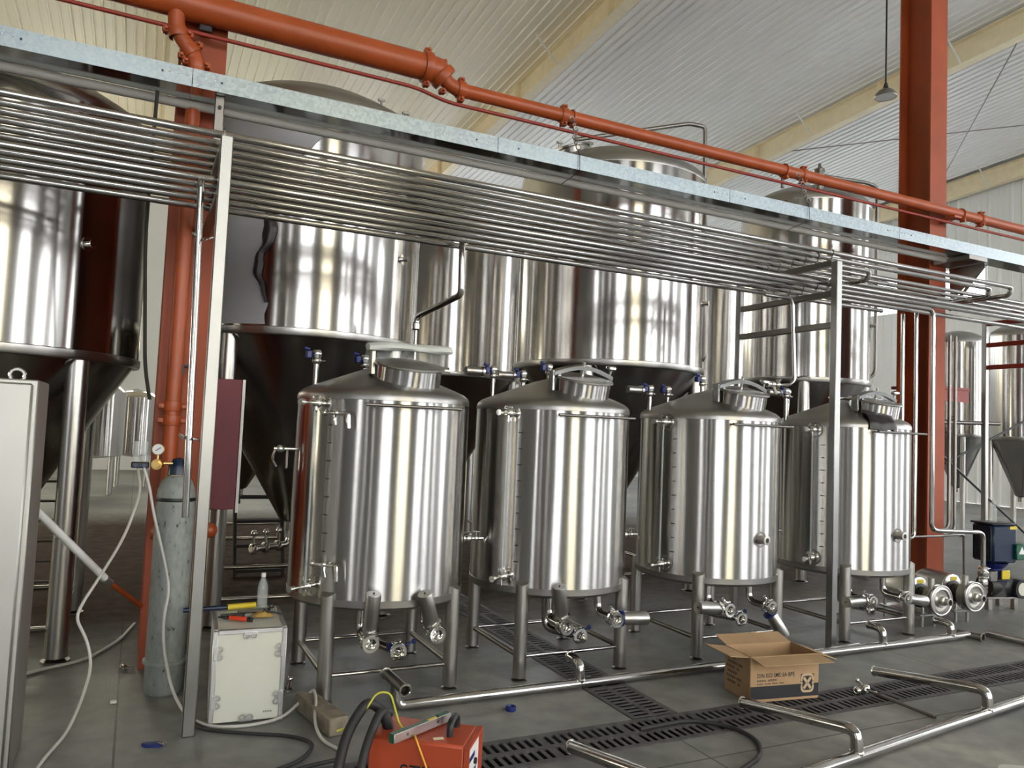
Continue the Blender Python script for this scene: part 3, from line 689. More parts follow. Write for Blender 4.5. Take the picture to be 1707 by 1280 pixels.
# ------------------------------------------------------------------ large fermenters behind
def fermenter(cx, cy, r, zl, zt, label, legs=True, dome=0.42, mat=None, simple=False, cone_h=None, film=False, fittings=True, hatch=(0.62, -0.15)):
    t = thing('fermenter', label, 'tank', (cx, cy, 0), 0, 'tall fermenters')
    mat = mat or M_BIG
    obj('shell', MB().lathe([(r, zl+0.05), (r, zt)], 112), mat, t)
    obj('lip', MB().lathe([(r-0.03, zl-0.01), (r+0.006, zl-0.006), (r+0.012, zl+0.008), (r+0.012, zl+0.05), (r, zl+0.056)], 112), M_LEG, t)
    pr = [(r, zt-0.01), (r+0.002, zt)]
    for i in range(1, 6): a = i/5*R(62); pr.append((r-0.13*(1-cos(a)), zt+0.13*sin(a)))
    r0, z0 = pr[-1]
    for i in range(1, 9):
        s = i/8; pr.append((r0*(1-s), z0+(dome-(z0-zt))*(1-(1-s)**2)))
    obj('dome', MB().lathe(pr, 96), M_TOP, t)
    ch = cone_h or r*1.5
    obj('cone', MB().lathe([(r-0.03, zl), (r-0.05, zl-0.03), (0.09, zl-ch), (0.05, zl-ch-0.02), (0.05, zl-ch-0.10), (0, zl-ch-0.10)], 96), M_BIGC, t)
    if legs:
        q = r*0.655; rl = 0.068 if r > 0.7 else 0.045
        for sx_ in (-1, 1):
            for sy_ in (-1, 1):
                lg = MB(); x, y = sx_*q, sy_*q; n = 20
                def zc(px_, py_): return zl-ch*((r-0.05)-min(r-0.05, math.hypot(px_, py_)))/(r-0.14)+0.0
                for i in range(n): a = 2*PI*i/n; lg.v.append((x+rl*cos(a), y+rl*sin(a), 0.03))
                for i in range(n):
                    a = 2*PI*i/n; X, Y = x+rl*cos(a), y+rl*sin(a); lg.v.append((X, Y, zc(X, Y)+0.01))
                for i in range(n): j = (i+1) % n; lg.f.append((i, j, n+j, n+i))
                l = obj('leg', lg, M_LEG, t)
                obj('foot', MB().lathe([(0, 0), (rl*1.25, 0), (rl*1.25, 0.012), (rl*0.5, 0.02), (rl*0.4, 0.04), (0, 0.04)], 18, (x, y, 0)), M_DARKST, l)
                if not simple:
                    pad = MB(); st = 0; 
                    pad.torus((x, y, zc(x, y)), (-x, -y, 1.2*math.hypot(x, y)), rl*1.55, 0.008, 24, 6); obj('weld_pad', pad, M_DARKST, l)
        if not simple:
            for a, b in (((-q, -q), (q, -q)), ((-q, q), (q, q)), ((-q, -q), (-q, q)), ((q, -q), (q, q))):
                obj('stretcher', MB().cyl((*a, 0.21), (*b, 0.21), 0.02, n=12), M_PIPE, t)
    if fittings:
        d = MB(); d.lathe([(0.16, 0), (0.16, 0.07), (0.19, 0.075), (0.19, 0.095), (0, 0.11)], 24, (r*hatch[0], r*hatch[1], zt+dome*0.52), (0.35 if hatch[0] > 0 else -0.3, 0, 1))
        for k in range(3):
            p = V((r*hatch[0], r*hatch[1], zt+dome*0.52))+V((0.19*cos(k*2.1), 0.19*sin(k*2.1), 0.06)); d.cyl(p, p+V((0, 0, 0.11)), 0.012, n=8); d.bbox(p+V((0, 0, 0.12)), (0.07, 0.03, 0.025), 0.005)
        obj('top_hatch', d, M_LEG, t)
        lug = MB().prism([(-0.05, 0), (0.05, 0), (0.03, 0.12), (-0.03, 0.12)], (0.02, -0.007, zt+dome-0.02), (1, 0, 0), (0, 0, 1), (0, 0.014, 0)); obj('lifting_lug', lug, M_LEG, t)
        b = MB(); p = pol(0, 0, r-0.01, -48, zl+0.75); d_ = V((cos(R(-48)), sin(R(-48)), 0)); b.lathe([(0.05, 0), (0.05, 0.012), (0.02, 0.014), (0.02, 0.05), (0.028, 0.052), (0.028, 0.06), (0, 0.06)], 20, p, d_); obj('probe_boss', b, M_CHROME, t)
    return t
F = {}
F['B'] = fermenter(-1.05, 6.45, 1.03, 1.95, 3.62, 'large polished fermenter nearest the cabinet, beside the orange column', hatch=(0.1, -0.35))
F['A'] = fermenter(1.27, 7.02, 1.02, 2.27, 4.15, 'large fermenter part covered in torn grey film behind the first small vessel')
F['C'] = fermenter(4.63, 7.16, 1.03, 2.28, 4.32, 'large polished fermenter behind the second and third small vessels', hatch=(-0.62, -0.2))
F['D'] = fermenter(7.50, 7.10, 0.78, 2.32, 4.50, 'narrower fermenter behind the last vessel, beside the tall column', dome=0.34)
fermenter(1.20, 10.2, 1.02, 2.28, 4.2, 'back row fermenter glimpsed between the orange column and near fermenter', fittings=False)
fermenter(3.92, 10.2, 1.03, 2.28, 4.2, 'back row fermenter seen between the two large front fermenters', fittings=False)
fermenter(8.60, 10.2, 1.0, 2.28, 4.1, 'shadowed back row fermenter behind the pipe ladder frame', fittings=False)
fermenter(14.1, 9.5, 0.50, 1.84, 3.62, 'small cone bottomed fermenter beyond the tall column', dome=0.26, simple=True, fittings=False, cone_h=0.95)
fermenter(13.65, 8.05, 0.50, 1.80, 3.58, 'small cone bottomed fermenter at the edge of the view, behind red-tinted rails', dome=0.26, simple=True, fittings=False, cone_h=0.95)
# torn protective film on fermenter A (a thin skin standing just off the plate)
def film():
    cx, cy, r = 1.27, 7.02, 1.0235
    random.seed(3)
    def sheet(a_edge, z0, z1, a_left, rr):
        m = MB(); nz = 46; na = 14; st = 0
        for i in range(nz+1):
            z = z0+(z1-z0)*i/nz; e = a_edge(z)
            for j in range(na+1):
                p = pol(0, 0, rr+0.004*max(0, j-na+2), a_left+(e-a_left)*j/na, z); m.v.append(tuple(p))
        for i in range(nz):
            for j in range(na): k = i*(na+1)+j; m.f.append((k, k+1, k+na+2, k+na+1))
        return m
    edge = lambda z: -117+2.6*sin(z*6.1)+1.3*sin(z*15+1)+0.4*sin(z*41)+(9 if z > 3.42 else 0)*min(1, (z-3.42)/0.1 if z > 3.42 else 0)+14*max(0, min(1, (z-3.55)/0.3))
    t = obj('protective_film', sheet(edge, 2.335, 4.14, -205, r), M_FILM, F['A'])
    def edge2(z): return edge(z)+(4.6*max(0, sin((z-2.55)/0.95*PI)))*(0.75+0.25*sin(z*19))
    cur = sheet(edge2, 2.62, 3.4, -121, r+0.012)
    # only the curl beyond the sheet's edge
    na = 6; m = MB(); nz = 30
    for i in range(nz+1):
        z = 2.5+0.95*i/nz; e0 = edge(z)-1.5; e1 = edge2(z)
        for j in range(na+1): m.v.append(tuple(pol(0, 0, r+0.006+0.03*sin(PI*j/na), e0+(e1-e0)*j/na, z)))
    for i in range(nz):
        for j in range(na): k = i*(na+1)+j; m.f.append((k, k+1, k+na+2, k+na+1))
    obj('torn_flap', m, M_FILMD, t)
film()
# small round vessels glimpsed far down the hall by the gap
for k, (x, y, h) in enumerate(((-0.72, 17.5, 0.75), (-0.05, 19.5, 0.7))):
    t = thing('hop_vessel', ('distant stainless vessel on legs, nearer of two in the gap', 'distant stainless vessel on legs, farther of two in the gap')[k], 'tank', (x, y, 0))
    obj('body', MB().lathe([(0, h-0.05), (0.4, h), (0.5, h+0.02), (0.5, h+1.3), (0.4, h+1.4), (0, h+1.5)], 40), M_BIG, t)
    for a in (45, 135, 225, 315): p = pol(0, 0, 0.42, a, 0); obj('leg', MB().cyl(p, p+V((0, 0, h+0.02)), 0.05, n=12), M_LEG, t)
#@@PIPES
# ------------------------------------------------------------------ overhead pipe rack
UY = [4.47, 4.62, 4.76, 4.90, 5.05, 5.20]; UZ = 3.165
LY = [4.50, 4.63, 4.78, 4.93, 5.12]; LZ = 2.915
RP = 0.0215
def rack_frame(x, yr, label, front=4.45, third=True, rear=True):
    t = thing('pipe_rack', label, 'rack', (x, front, 0), 0, 'ladder frames carrying the pipe rack')
    ht = 3.085
    obj('post', MB().bbox((0, -0.03, ht/2), (0.062, 0.062, ht), 0.005), M_POST, t)
    
    if rear: obj('post', MB().bbox((0, yr-front+0.03, ht/2), (0.055, 0.055, ht), 0.005), M_POST, t)
    for k, z in enumerate((3.075, 2.825, 2.565)[:3 if third else 2]):
        rg = obj('rung', MB().bbox((0, (yr-front)/2, z), (0.05, yr-front-0.004, 0.05), 0.004), M_DARKST if x < 8 else M_REDPIPE, t)  # far frame's rungs are coloured red to imitate a red reflection
    for ys, z, rz_ in ((UY, UZ, 3.10), (LY, LZ, 2.85)):
        for y in ys:
            m = MB(); m.cyl((0.0, y-front, rz_), (0.0, y-front, z-RP), 0.006, n=8); m.torus((0, y-front, z), (1, 0, 0), RP+0.004, 0.005, 16, 6); m.cyl((0, y-front, z+RP), (0, y-front, z+RP+0.022), 0.007, n=8)
            obj('pipe_clip', m, M_CHROME, t)
    return t
rack_frame(0.33, 5.45, 'satin steel rack post standing in front of the gas bottle', front=4.29, third=False, rear=False)
rack_frame(5.03, 5.50, 'ladder frame with two posts and three rungs between the last two vessels')
rack_frame(8.85, 5.60, 'rack frame with rungs painted with red reflection at the far end past the tall column')
XA, XB = -2.6, 13.0
def pipe(label, pts, r=RP, mat=None, bend=0.06, open_=False, group='stainless pipes on the overhead rack', name='steel_pipe'):
    return tag(obj(name, MB().tube(pts, r, 12, bend=bend, open_=open_), mat or M_PIPE), label, 'pipe', group)
pipe('overhead pipe of the upper tier nearest the aisle, turning back past the column', [(XA, UY[0], UZ), (7.42, UY[0], UZ), (7.42, UY[0]+0.02, UZ-0.075), (7.42, 5.40, UZ-0.08)])
pipe('overhead pipe of the upper tier second from the aisle, turning back past the column', [(XA, UY[1], UZ), (7.33, UY[1], UZ), (7.33, UY[1]+0.02, UZ-0.075), (7.33, 5.40, UZ-0.08)])
pipe('overhead pipe of the upper tier third from the aisle, turning back beyond the ladder frame', [(XA, UY[2], UZ), (5.83, UY[2], UZ), (5.83, UY[2]+0.02, UZ-0.075), (5.83, 5.6, UZ-0.08)])
pipe('overhead pipe of the upper tier fourth from the aisle, running out of view', [(XA, UY[3], UZ), (XB, UY[3], UZ)])
pipe('overhead pipe of the upper tier fifth from the aisle, running out of view', [(XA, UY[4], UZ), (XB, UY[4], UZ)])
pipe('overhead pipe of the upper tier farthest from the aisle', [(XA, UY[5], UZ), (XB, UY[5], UZ)])
pipe('overhead pipe of the lower tier nearest the aisle', [(XA, LY[0], LZ), (XB, LY[0], LZ)])
pipe('overhead pipe of the lower tier second from the aisle', [(XA, LY[1], LZ), (XB, LY[1], LZ)])
pipe('overhead pipe of the lower tier ending in a bend down to the booster pump', [(XA, LY[2], LZ), (6.73, LY[2], LZ), (6.73, LY[2], 0.835), (7.50, LY[2], 0.80), (7.50, LY[2], 0.46)], bend=0.08)
pipe('overhead pipe of the lower tier fourth from the aisle', [(XA, LY[3], LZ), (XB, LY[3], LZ)])
pipe('overhead pipe of the lower tier farthest from the aisle', [(XA, LY[4], LZ), (6.45, LY[4], LZ)])
G2 = 'vertical drops from the pipe rack'
t = thing('drop_pipe', 'slim steel drop pipe clamped beside the rack post, open end above the gas bottle', 'pipe', (0, 0, 0), 0, G2)
obj('tube', MB().tube([(0.228, LY[1]-0.01, LZ-0.02), (0.228, LY[0]-0.045, LZ-0.02), (0.262, LY[0]-0.03, 1.065)], 0.0185, 14, bend=0.05, open_=True), M_PIPE, t)
for z in (1.485, 2.57):
    m = MB(); m.torus((0.257 if z < 2 else 0.242, LY[0]-0.012, z), (0, 0, 1), 0.022, 0.006, 16, 6); m.cyl((0.27, LY[0]-0.02, z), (0.325, 4.30, z-0.005), 0.007, n=8); m.cyl((0.235, LY[0]-0.03, z), (0.205, LY[0]-0.06, z+0.02), 0.009, n=8)
    obj('bracket', m, M_CHROME, t)
t = thing('drop_pipe', 'cranked steel drop pipe leading back to the film-covered fermenter', 'pipe', (0, 0, 0), 0, G2)
obj('tube', MB().tube([(1.975, 4.99, 3.06), (1.99, 4.99, 2.54), (1.885, 5.62, 2.45), (1.88, 5.62, 2.36)], 0.0235, 14, bend=0.05), M_PIPE, t)
m = MB(); m.lathe([(0.024, -0.03), (0.032, -0.02), (0.032, 0.02), (0.024, 0.03)], 16, (1.88, 5.62, 2.37), (0, 0, 1)); obj('union', m, M_CHROME, t)
obj('lower_tube', MB().tube([(1.88, 5.62, 2.35), (1.88, 5.62, 1.2)], 0.014, 10), M_PIPE, t)
pipe('vertical steel drop pipe at the dark side of the tall column, nearest the vessel', [(6.57, 4.98, 2.88), (6.57, 4.98, 1.3)], 0.018, group=G2)
pipe('vertical steel drop pipe crossing the tall column between its two neighbours', [(6.60, 4.86, 2.88), (6.60, 4.86, 0.76), (6.32, 4.86, 0.76)], 0.018, group=G2)
t = thing('drop_pipe', 'hooked steel drop pipe with a valve behind the ladder frame', 'pipe', (0, 0, 0), 0, G2)
obj('tube', MB().tube([(4.55, 4.72, 2.80), (4.86, 4.72, 2.80), (4.90, 4.72, 2.12), (4.84, 4.72, 2.075), (4.72, 4.74, 2.07)], 0.0165, 12, bend=0.06), M_PIPE, t)
m = MB(); ferrule(m, (4.73, 4.74, 2.07), (1, 0, 0), 0.022, 16); ferrule(m, (4.63, 4.74, 2.07), (1, 0, 0), 0.022, 16); m.sphere((4.68, 4.74, 2.07), 0.03, 7); m.cyl((4.68, 4.74, 2.07), (4.68, 4.70, 1.98), 0.014, n=10); clamp_bolt(m, (4.73, 4.74, 2.07), (1, 0, 0), 0.024); obj('valve', m, M_CHROME, t)
t = thing('cross_pipe', 'short level pipe with a ringed end above the far vessel hatch', 'pipe', (0, 0, 0))
obj('tube', MB().tube([(5.22, 4.62, 1.985), (5.98, 4.75, 2.02)], 0.013, 10), M_PIPE, t); m = MB().lathe([(0.013, -0.01), (0.026, -0.006), (0.026, 0.006), (0.012, 0.008), (0, 0.006)], 16, (5.215, 4.62, 1.985), (-1, -0.15, 0)); obj('flange', m, M_CHROME, t)
# pipework beyond the tall column
for k, (x, y) in enumerate(((8.17, 5.60), (8.30, 5.62))):
    pipe('vertical pipe hooked at its foot past the tall column, %s' % ('the nearer one' if k == 0 else 'the farther one'), [(x, y, 2.88), (x, y, 0.72-0.05*k), (x-0.32-0.1*k, y, 0.70-0.05*k)], 0.019, M_DARKST, 0.09, group='looped pipes beyond the tall column')
pipe('slim pipe from the far vessel running to the loops behind the column', [(6.30, 4.90, 0.76), (7.55, 5.25, 0.70), (7.98, 5.30, 0.70), (8.0, 5.30, 0.02)], 0.011, M_DARKST, 0.04, group=None)
t = thing('valve_manifold', 'cluster of bright valves between the far vessel and the column', 'valve', (6.22, 4.86, 0.76))
m = MB(); ferrule(m, (0, 0, 0), (1, 0, 0), 0.026, 16); ferrule(m, (0.07, 0.0, 0), (1, 0, 0), 0.026, 16); m.sphere((0.035, 0, 0), 0.034, 7); m.cyl((-0.08, 0.02, 0), (0.1, 0, 0), 0.014, n=10); clamp_bolt(m, (0, 0, 0), (1, 0, 0), 0.03); obj('body', m, M_CHROME, t)
m = MB(); m.cyl((0.035, 0, 0.02), (0.02, -0.01, 0.09), 0.008, n=8); m.bbox((0.02, -0.01, 0.1), (0.06, 0.016, 0.012), 0.003); m.cyl((0.04, -0.02, -0.02), (0.07, -0.06, -0.075), 0.018, n=12); obj('lever', m, M_CHROME, t)
t = thing('pipe_stand', 'dark standpipe with a level cross pipe just past the tall column', 'stand', (8.02, 5.85, 0))
obj('post', MB().cyl((0, 0, 0), (0, 0, 1.98), 0.030, n=14), M_DARKST, t); obj('cross_bar', MB().cyl((0.02, 0, 1.90), (1.05, -0.25, 1.92), 0.024, n=12), M_DARKST, t)
m = MB(); m.sphere((0.02, 0, 1.99), 0.034, 6); m.sphere((0.42, -0.1, 1.955), 0.03, 6); m.sphere((0.85, -0.2, 1.955), 0.03, 6); obj('cap', m, M_DARKST, t)
t = thing('platform', 'rust-red steel platform bracket showing past the tall column', 'platform', (8.75, 6.25, 0))
obj('deck', MB().bbox((0, 0, 2.33), (0.7, 0.55, 0.035), 0.004), M_REDPIPE, t); obj('fascia', MB().box((0, -0.27, 2.24), (0.66, 0.01, 0.14)), M_REDPIPE, t, smooth=False)
for x in (-0.3, 0.3): obj('leg', MB().bbox((x, 0.1, 1.155), (0.05, 0.05, 2.31), 0.004), M_DARKST, t)
for k, (a, b) in enumerate((((8.6, 6.9, 0.9), (12.6, 7.0, 2.3)), ((8.8, 6.7, 2.0), (12.9, 7.3, 0.1)))):
    tag(obj('brace_rod', MB().cyl(a, b, 0.017, n=8), M_BLACK), 'dark diagonal brace rod beyond the pumps, %s toward the gable' % ('climbing' if k == 0 else 'dropping'), 'rod')

# ------------------------------------------------------------------ galvanised trunking, conduit, orange mains
t = thing('cable_tray', 'long galvanised steel cable trunking hung above the pipe rack', 'tray', (0, 0, 0))
TY, TZ0, TZ1 = 5.05, 3.635, 3.75
edges = [-2.6, -0.9, 0.17, 2.25, 4.45, 6.6, 8.8, 11.0, 13.2]
for a, b in zip(edges, edges[1:]):
    m = MB(); cxm = (a+b)/2; Ls = b-a-0.004
    m.box((cxm, TY+0.0015, (TZ0+TZ1)/2), (Ls, 0.003, TZ1-TZ0)); m.box((cxm, TY+0.2185, (TZ0+TZ1)/2), (Ls, 0.003, TZ1-TZ0)); m.box((cxm, TY+0.11, TZ1-0.0015), (Ls, 0.214, 0.003))
    ts = obj('tray_section', m, M_GALV, t, smooth=False)
    obj('base_sheet', MB().box((cxm, TY+0.11, TZ0+0.0015), (Ls, 0.213, 0.003)), M_TRAYB, ts, smooth=False)
for x in edges[1:-1]:
    m = MB()
    for k in range(6):
        m.lathe([(0.0055, 0), (0.004, 0.004), (0, 0.005)], 8, (x-0.13+k*0.052, TY-0.0005, 3.70), (0, -1, 0))
    obj('rivet', m, M_WHITE, t)['kind'] = 'stuff'
    obj('joint_hole', MB().lathe([(0.007, 0), (0.007, 0.002), (0, 0.002)], 10, (x-0.17, TY-0.0003, 3.695), (0, -1, 0)).lathe([(0.007, 0), (0.007, 0.002), (0, 0.002)], 10, (x+0.17, TY-0.0003, 3.695), (0, -1, 0)), M_BLACK, t)
for x, lab in ((0.34, 'dark steel bracket holding the trunking off the column with the downpipe'), (7.80, 'dark gusset bracket holding the trunking off the tall column')):
    b = thing('wall_bracket', lab, 'bracket', (x, 5.45, 0))
    if x < 1:
        obj('hanger', MB().bbox((0.0, -0.31, 3.47), (0.055, 0.06, 0.33), 0.004), M_DARKST, b); obj('arm', MB().bbox((-0.02, -0.15, 3.33), (0.05, 0.29, 0.05), 0.004), M_DARKST, b)
        obj('bolt', MB().cyl((0, -0.345, 3.56), (0, -0.355, 3.56), 0.012, n=6), M_BLACK, b)
    else:
        obj('arm', MB().bbox((0.0, -0.21, 3.605), (0.30, 0.41, 0.05), 0.004), M_DARKST, b); obj('gusset', MB().prism([(0, 0), (0.0, -0.40), (-0.05, -0.40), (-0.36, -0.02)], (0.12, -0.005, 3.575), (0, 0, 1), (0, 1, 0), (0.01, 0, 0)), M_DARKST, b)
        obj('strut', MB().cyl((0.14, -0.40, 3.56), (0.14, 0.0, 3.12), 0.018, n=8), M_DARKST, b)
tag(obj('conduit', MB().tube([(-2.6, 5.31, 3.615), (7.72, 5.31, 3.615)], 0.030, 16), M_PVC), 'grey plastic conduit running just behind the galvanised trunking', 'conduit')
m = MB()
pm = thing('orange_main', 'orange mains pipe stepping down in size below the roof', 'pipe', (0, 0, 0))
OY = 5.34
obj('large_pipe', MB().tube([(-2.6, OY, 4.30), (1.80, OY, 4.275)], 0.098, 24), M_ORANGE, pm)
obj('reducing_bend', MB().tube([(1.79, OY, 4.275), (1.88, OY, 4.27), (1.93, OY, 4.20), (2.02, OY, 4.168)], [0.096, 0.095, 0.094, 0.09, 0.085, 0.078, 0.070, 0.066, 0.060, 0.056, 0.055, 0.054, 0.054, 0.054], 24, bend=0.045), M_ORANGE, pm)
obj('small_pipe', MB().tube([(2.0, OY, 4.168), (12.5, OY, 4.168)], 0.053, 20), M_ORANGE, pm)
def coupling(par, p, ax, r, up=(0, 0, 1)):
    m = MB(); m.lathe([(r*0.98, -0.032), (r*1.12, -0.030), (r*1.18, -0.012), (r*1.18, 0.012), (r*1.12, 0.030), (r*0.98, 0.032)], 24, p, ax)
    u = V(up); dd = V(ax).normalized()
    s = dd.cross(u).normalized()
    for sg in (-1, 1):
        q = V(p)+u*(r*1.28*sg); m.bbox(q, (0.05, 0.05, 0.035), 0.006); m.cyl(q-s*0.05, q+s*0.05, 0.010, n=6)
    return obj('coupling', m, M_ORANGE, par)
coupling(pm, (1.77, OY, 4.275), (1, 0, 0), 0.100); coupling(pm, (2.05, OY, 4.168), (1, 0, 0), 0.058); coupling(pm, (1.90, OY, 4.235), (0.6, 0, -0.5), 0.088)
for x in (2.95, 5.6, 8.3): coupling(pm, (x, OY, 4.168), (1, 0, 0), 0.054)
for x in (5.55,):
    pass
for x, z, r in ((3.02, 4.168, 0.056), (5.35, 4.168, 0.056), (7.95, 4.168, 0.056)):
    obj('pipe_strap', MB().torus((x, OY, z), (1, 0.12, 0), r+0.004, 0.007, 24, 6).bbox((x, OY-0.03, z-r-0.02), (0.03, 0.06, 0.03), 0.004), M_ORANGE, pm)
obj('support_arm', MB().bbox((7.80, OY+0.065, 4.085), (0.06, 0.10, 0.045), 0.004).box((7.80, OY-0.02, 4.10), (0.12, 0.12, 0.02)), M_ORANGE, pm)
obj('support_arm', MB().bbox((0.24, OY+0.06, 4.17), (0.08, 0.10, 0.05), 0.004), M_BLACK, pm)
tag(obj('red_conduit', MB().tube([(-2.6, 5.36, 4.135), (1.7, 5.36, 4.115), (1.95, 5.36, 4.06), (12.5, 5.36, 4.06)], 0.014, 10, bend=0.1), M_REDPIPE), 'thin dark red tube running just under the orange main', 'pipe')
dp = thing('downpipe', 'orange downpipe strapped to the column, ending in a capped tee near the floor', 'pipe', (0, 0, 0))
DX, DYP = 0.195, 5.335
obj('elbow', MB().tube([(0.06, OY-0.03, 4.62), (0.06, DYP, 4.10), (DX, DYP, 3.93), (DX, DYP, 3.80)], 0.052, 20, bend=0.07), M_ORANGE, dp)
obj('riser', MB().cyl((DX, DYP, 3.8), (DX, DYP, 0.9), 0.046, n=20), M_ORANGE, dp)
for z in (3.90, 1.665, 1.575): coupling(dp, (DX, DYP, z), (0, 0, 1), 0.048, up=(1, 0, 0))
coupling(dp, (0.06, DYP, 4.27), (0, 0, 1), 0.054, up=(1, 0, 0)); coupling(dp, (0.075, DYP, 4.08), (0.25, 0, -1), 0.054, up=(1, 0, 0)); coupling(dp, (0.155, DYP, 3.98), (0.8, 0, -1), 0.054, up=(0.7, 0, 0.7))
obj('tee', MB().tube([(0.12, DYP-0.01, 0.88), (0.46, DYP-0.01, 0.88)], 0.050, 20).sphere((0.46, DYP-0.01, 0.88), 0.050, 8).sphere((DX, DYP, 0.9), 0.053, 8), M_ORANGE, dp)
obj('clip', MB().box((DX+0.06, DYP+0.05, 1.93), (0.06, 0.12, 0.012)).box((DX+0.045, DYP-0.01, 1.90), (0.012, 0.03, 0.06)), M_BLACK, dp, smooth=False)
for x, y0_, lab in ((2.93, 4.10, 'hanging chain and wire over the second bay of trunking'), (5.36, 4.10, 'hanging chain and wire over the ladder frame end of the trunking')):
    c_ = thing('hanging_chain', lab, 'chain', (x, TY-0.012, 0), 0, 'chains tying the trunking to the orange main')
    zt = 4.095; m = MB(); n = 7
    for k in range(n):
        m.torus((0.015*sin(k), 0.13*(1-k/(n-1)), zt-0.02-k*0.045), (1, 0, 0) if k % 2 else (0.2, 1, 0), 0.020, 0.005, 12, 5)
    lk = obj('link', m, M_DARKST, c_); lk['kind'] = 'stuff'
    obj('wire', MB().tube([(0.0, 0.02, zt-0.30), (0.01, 0.0, 3.74), (0.012, -0.004, 3.62), (-0.01, 0.24, 3.58)], 0.003, 6), M_BLACK, c_)
# thin dark cable sagging behind the rack by the column
tag(obj('cable', MB().tube([(-0.02, 5.2, 3.62), (-0.03, 5.22, 2.7), (0.02, 5.28, 1.9), (0.06, 5.3, 1.7)], 0.011, 8, bend=0.2), M_BLOCKD), 'dark cable hanging from the trunking beside the orange downpipe', 'cable')
# pipe arches over the fermenter domes
obj('vent_pipe', MB().tube([(-0.77, -0.41, 4.62), (0.46, -0.72, 4.95), (0.66, -0.74, 4.95), (0.72, -0.76, 2.45), (0.66, -0.66, 2.36)], 0.022, 12, bend=0.05), M_DARKST, F['C'])
obj('vent_pipe', MB().tube([(-0.6, -0.2, 4.70), (-0.6, -0.2, 4.93), (0.62, -0.4, 4.93), (0.80, -0.42, 4.9), (0.80, -0.42, 2.5), (0.66, -0.36, 2.4)], 0.022, 12, bend=0.07), M_DARKST, F['D'])
obj('relief_valve', MB().cyl((-0.36, -0.55, 4.55), (-0.36, -0.55, 4.84), 0.05, n=14).lathe([(0, 0), (0.06, 0), (0.06, 0.03), (0.02, 0.06), (0.015, 0.1), (0, 0.1)], 14, (-0.36, -0.55, 4.84)), M_DARKST, F['D'])
t = thing('pendant_lamp', 'grey dome lamp hanging on a long cord beside the tall column', 'lamp', (9.62, 7.62, 6.74))
obj('shade', MB().lathe([(0.15, 0.0), (0.155, 0.01), (0.145, 0.05), (0.10, 0.10), (0.04, 0.13), (0, 0.135)], 32), M_DARKST, t); obj('lens', MB().lathe([(0, 0.004), (0.145, 0.004), (0.145, 0.012), (0, 0.012)], 32), M_WHITE, t)
obj('cord', MB().cyl((0, 0, 0.2), (0, 0, zroof(7.6)-6.74), 0.012, n=8), M_BLACK, t); obj('holder', MB().cyl((0, 0, 0.14), (0, 0, 0.22), 0.04, 0.02, n=12), M_BLACK, t)
#@@OBJECTS
# ------------------------------------------------------------------ things standing and lying about
# stainless control cabinet at the near edge
t = thing('control_cabinet', 'tall satin stainless cabinet at the near edge of the floor', 'cabinet', (-0.405, 4.0, 0))
obj('body', MB().bbox((-0.40, 0.225, 0.87), (0.80, 0.44, 1.735), 0.006), M_CAB, t)
obj('door', MB().bbox((-0.405, -0.012, 0.87), (0.77, 0.024, 1.70), 0.008), M_CAB, t)
obj('plinth', MB().box((-0.40, 0.23, 0.01), (0.70, 0.38, 0.02)), M_BLACK, t, smooth=False)
obj('lifting_eye', MB().torus((-0.12, 0.30, 1.765), (0, 1, 0.2), 0.03, 0.009, 18, 6), M_CHROME, t)
# gas bottle with regulator
t = thing('gas_bottle', 'scuffed grey gas bottle with brass regulator beside the orange column', 'gas bottle', (0.235, 4.98, 0))
obj('body', MB().lathe([(0, 0.0), (0.095, 0.0), (0.108, 0.02), (0.109, 1.12), (0.104, 1.17), (0.085, 1.22), (0.05, 1.255), (0.035, 1.265), (0, 1.265)], 36), M_GAS, t)
obj('collar', MB().lathe([(0.109, 0.17), (0.122, 0.175), (0.122, 0.19), (0.109, 0.195)], 36), M_GAS, t)
obj('neck_cap', MB().lathe([(0.05, 1.25), (0.058, 1.255), (0.055, 1.31), (0.03, 1.35), (0, 1.36)], 20), M_NAVY, t)
obj('neck_ring', MB().torus((0, 0, 1.253), (0, 0, 1), 0.056, 0.006, 24, 6), M_CHROME, t)
obj('dark_band', MB().lathe([(0.1095, 1.105), (0.1105, 1.107), (0.1105, 1.125), (0.1095, 1.127)], 36), M_BLACK, t)
rg = obj('regulator', MB().cyl((-0.035, -0.03, 1.325), (-0.12, -0.06, 1.325), 0.010, n=10).cyl((-0.105, -0.025, 1.322), (-0.12, -0.09, 1.32), 0.030, n=18).cyl((-0.118, -0.085, 1.32), (-0.125, -0.115, 1.32), 0.020, n=14), M_BRASS, t)
g = obj('gauge', MB().lathe([(0, 0), (0.031, 0), (0.034, 0.006), (0.034, 0.022), (0.030, 0.025)], 28, (-0.115, -0.06, 1.405), (-0.1, -1, 0.1)).cyl((-0.115, -0.055, 1.34), (-0.115, -0.055, 1.38), 0.006, n=8), M_BRASS, rg)
obj('dial', MB().lathe([(0, 0.0225), (0.030, 0.0225), (0.030, 0.0235), (0, 0.0235)], 28, (-0.115, -0.06, 1.405), (-0.1, -1, 0.1)), M_WHITE, rg)
obj('needle', MB().box((-0.117, -0.0855, 1.408), (0.034, 0.0015, 0.004), Mx.Rotation(R(-35), 3, 'Y')), M_INK, rg, smooth=False)
obj('flow_tube', MB().cyl((-0.185, -0.06, 1.33), (-0.185, -0.06, 1.45), 0.017, n=16), M_CLEARPL, rg); obj('flow_tube', MB().cyl((-0.228, -0.06, 1.33), (-0.228, -0.06, 1.45), 0.017, n=16), M_CLEARPL, rg)
obj('flow_base', MB().bbox((-0.205, -0.06, 1.315), (0.095, 0.045, 0.035), 0.006), M_BLACK, rg)
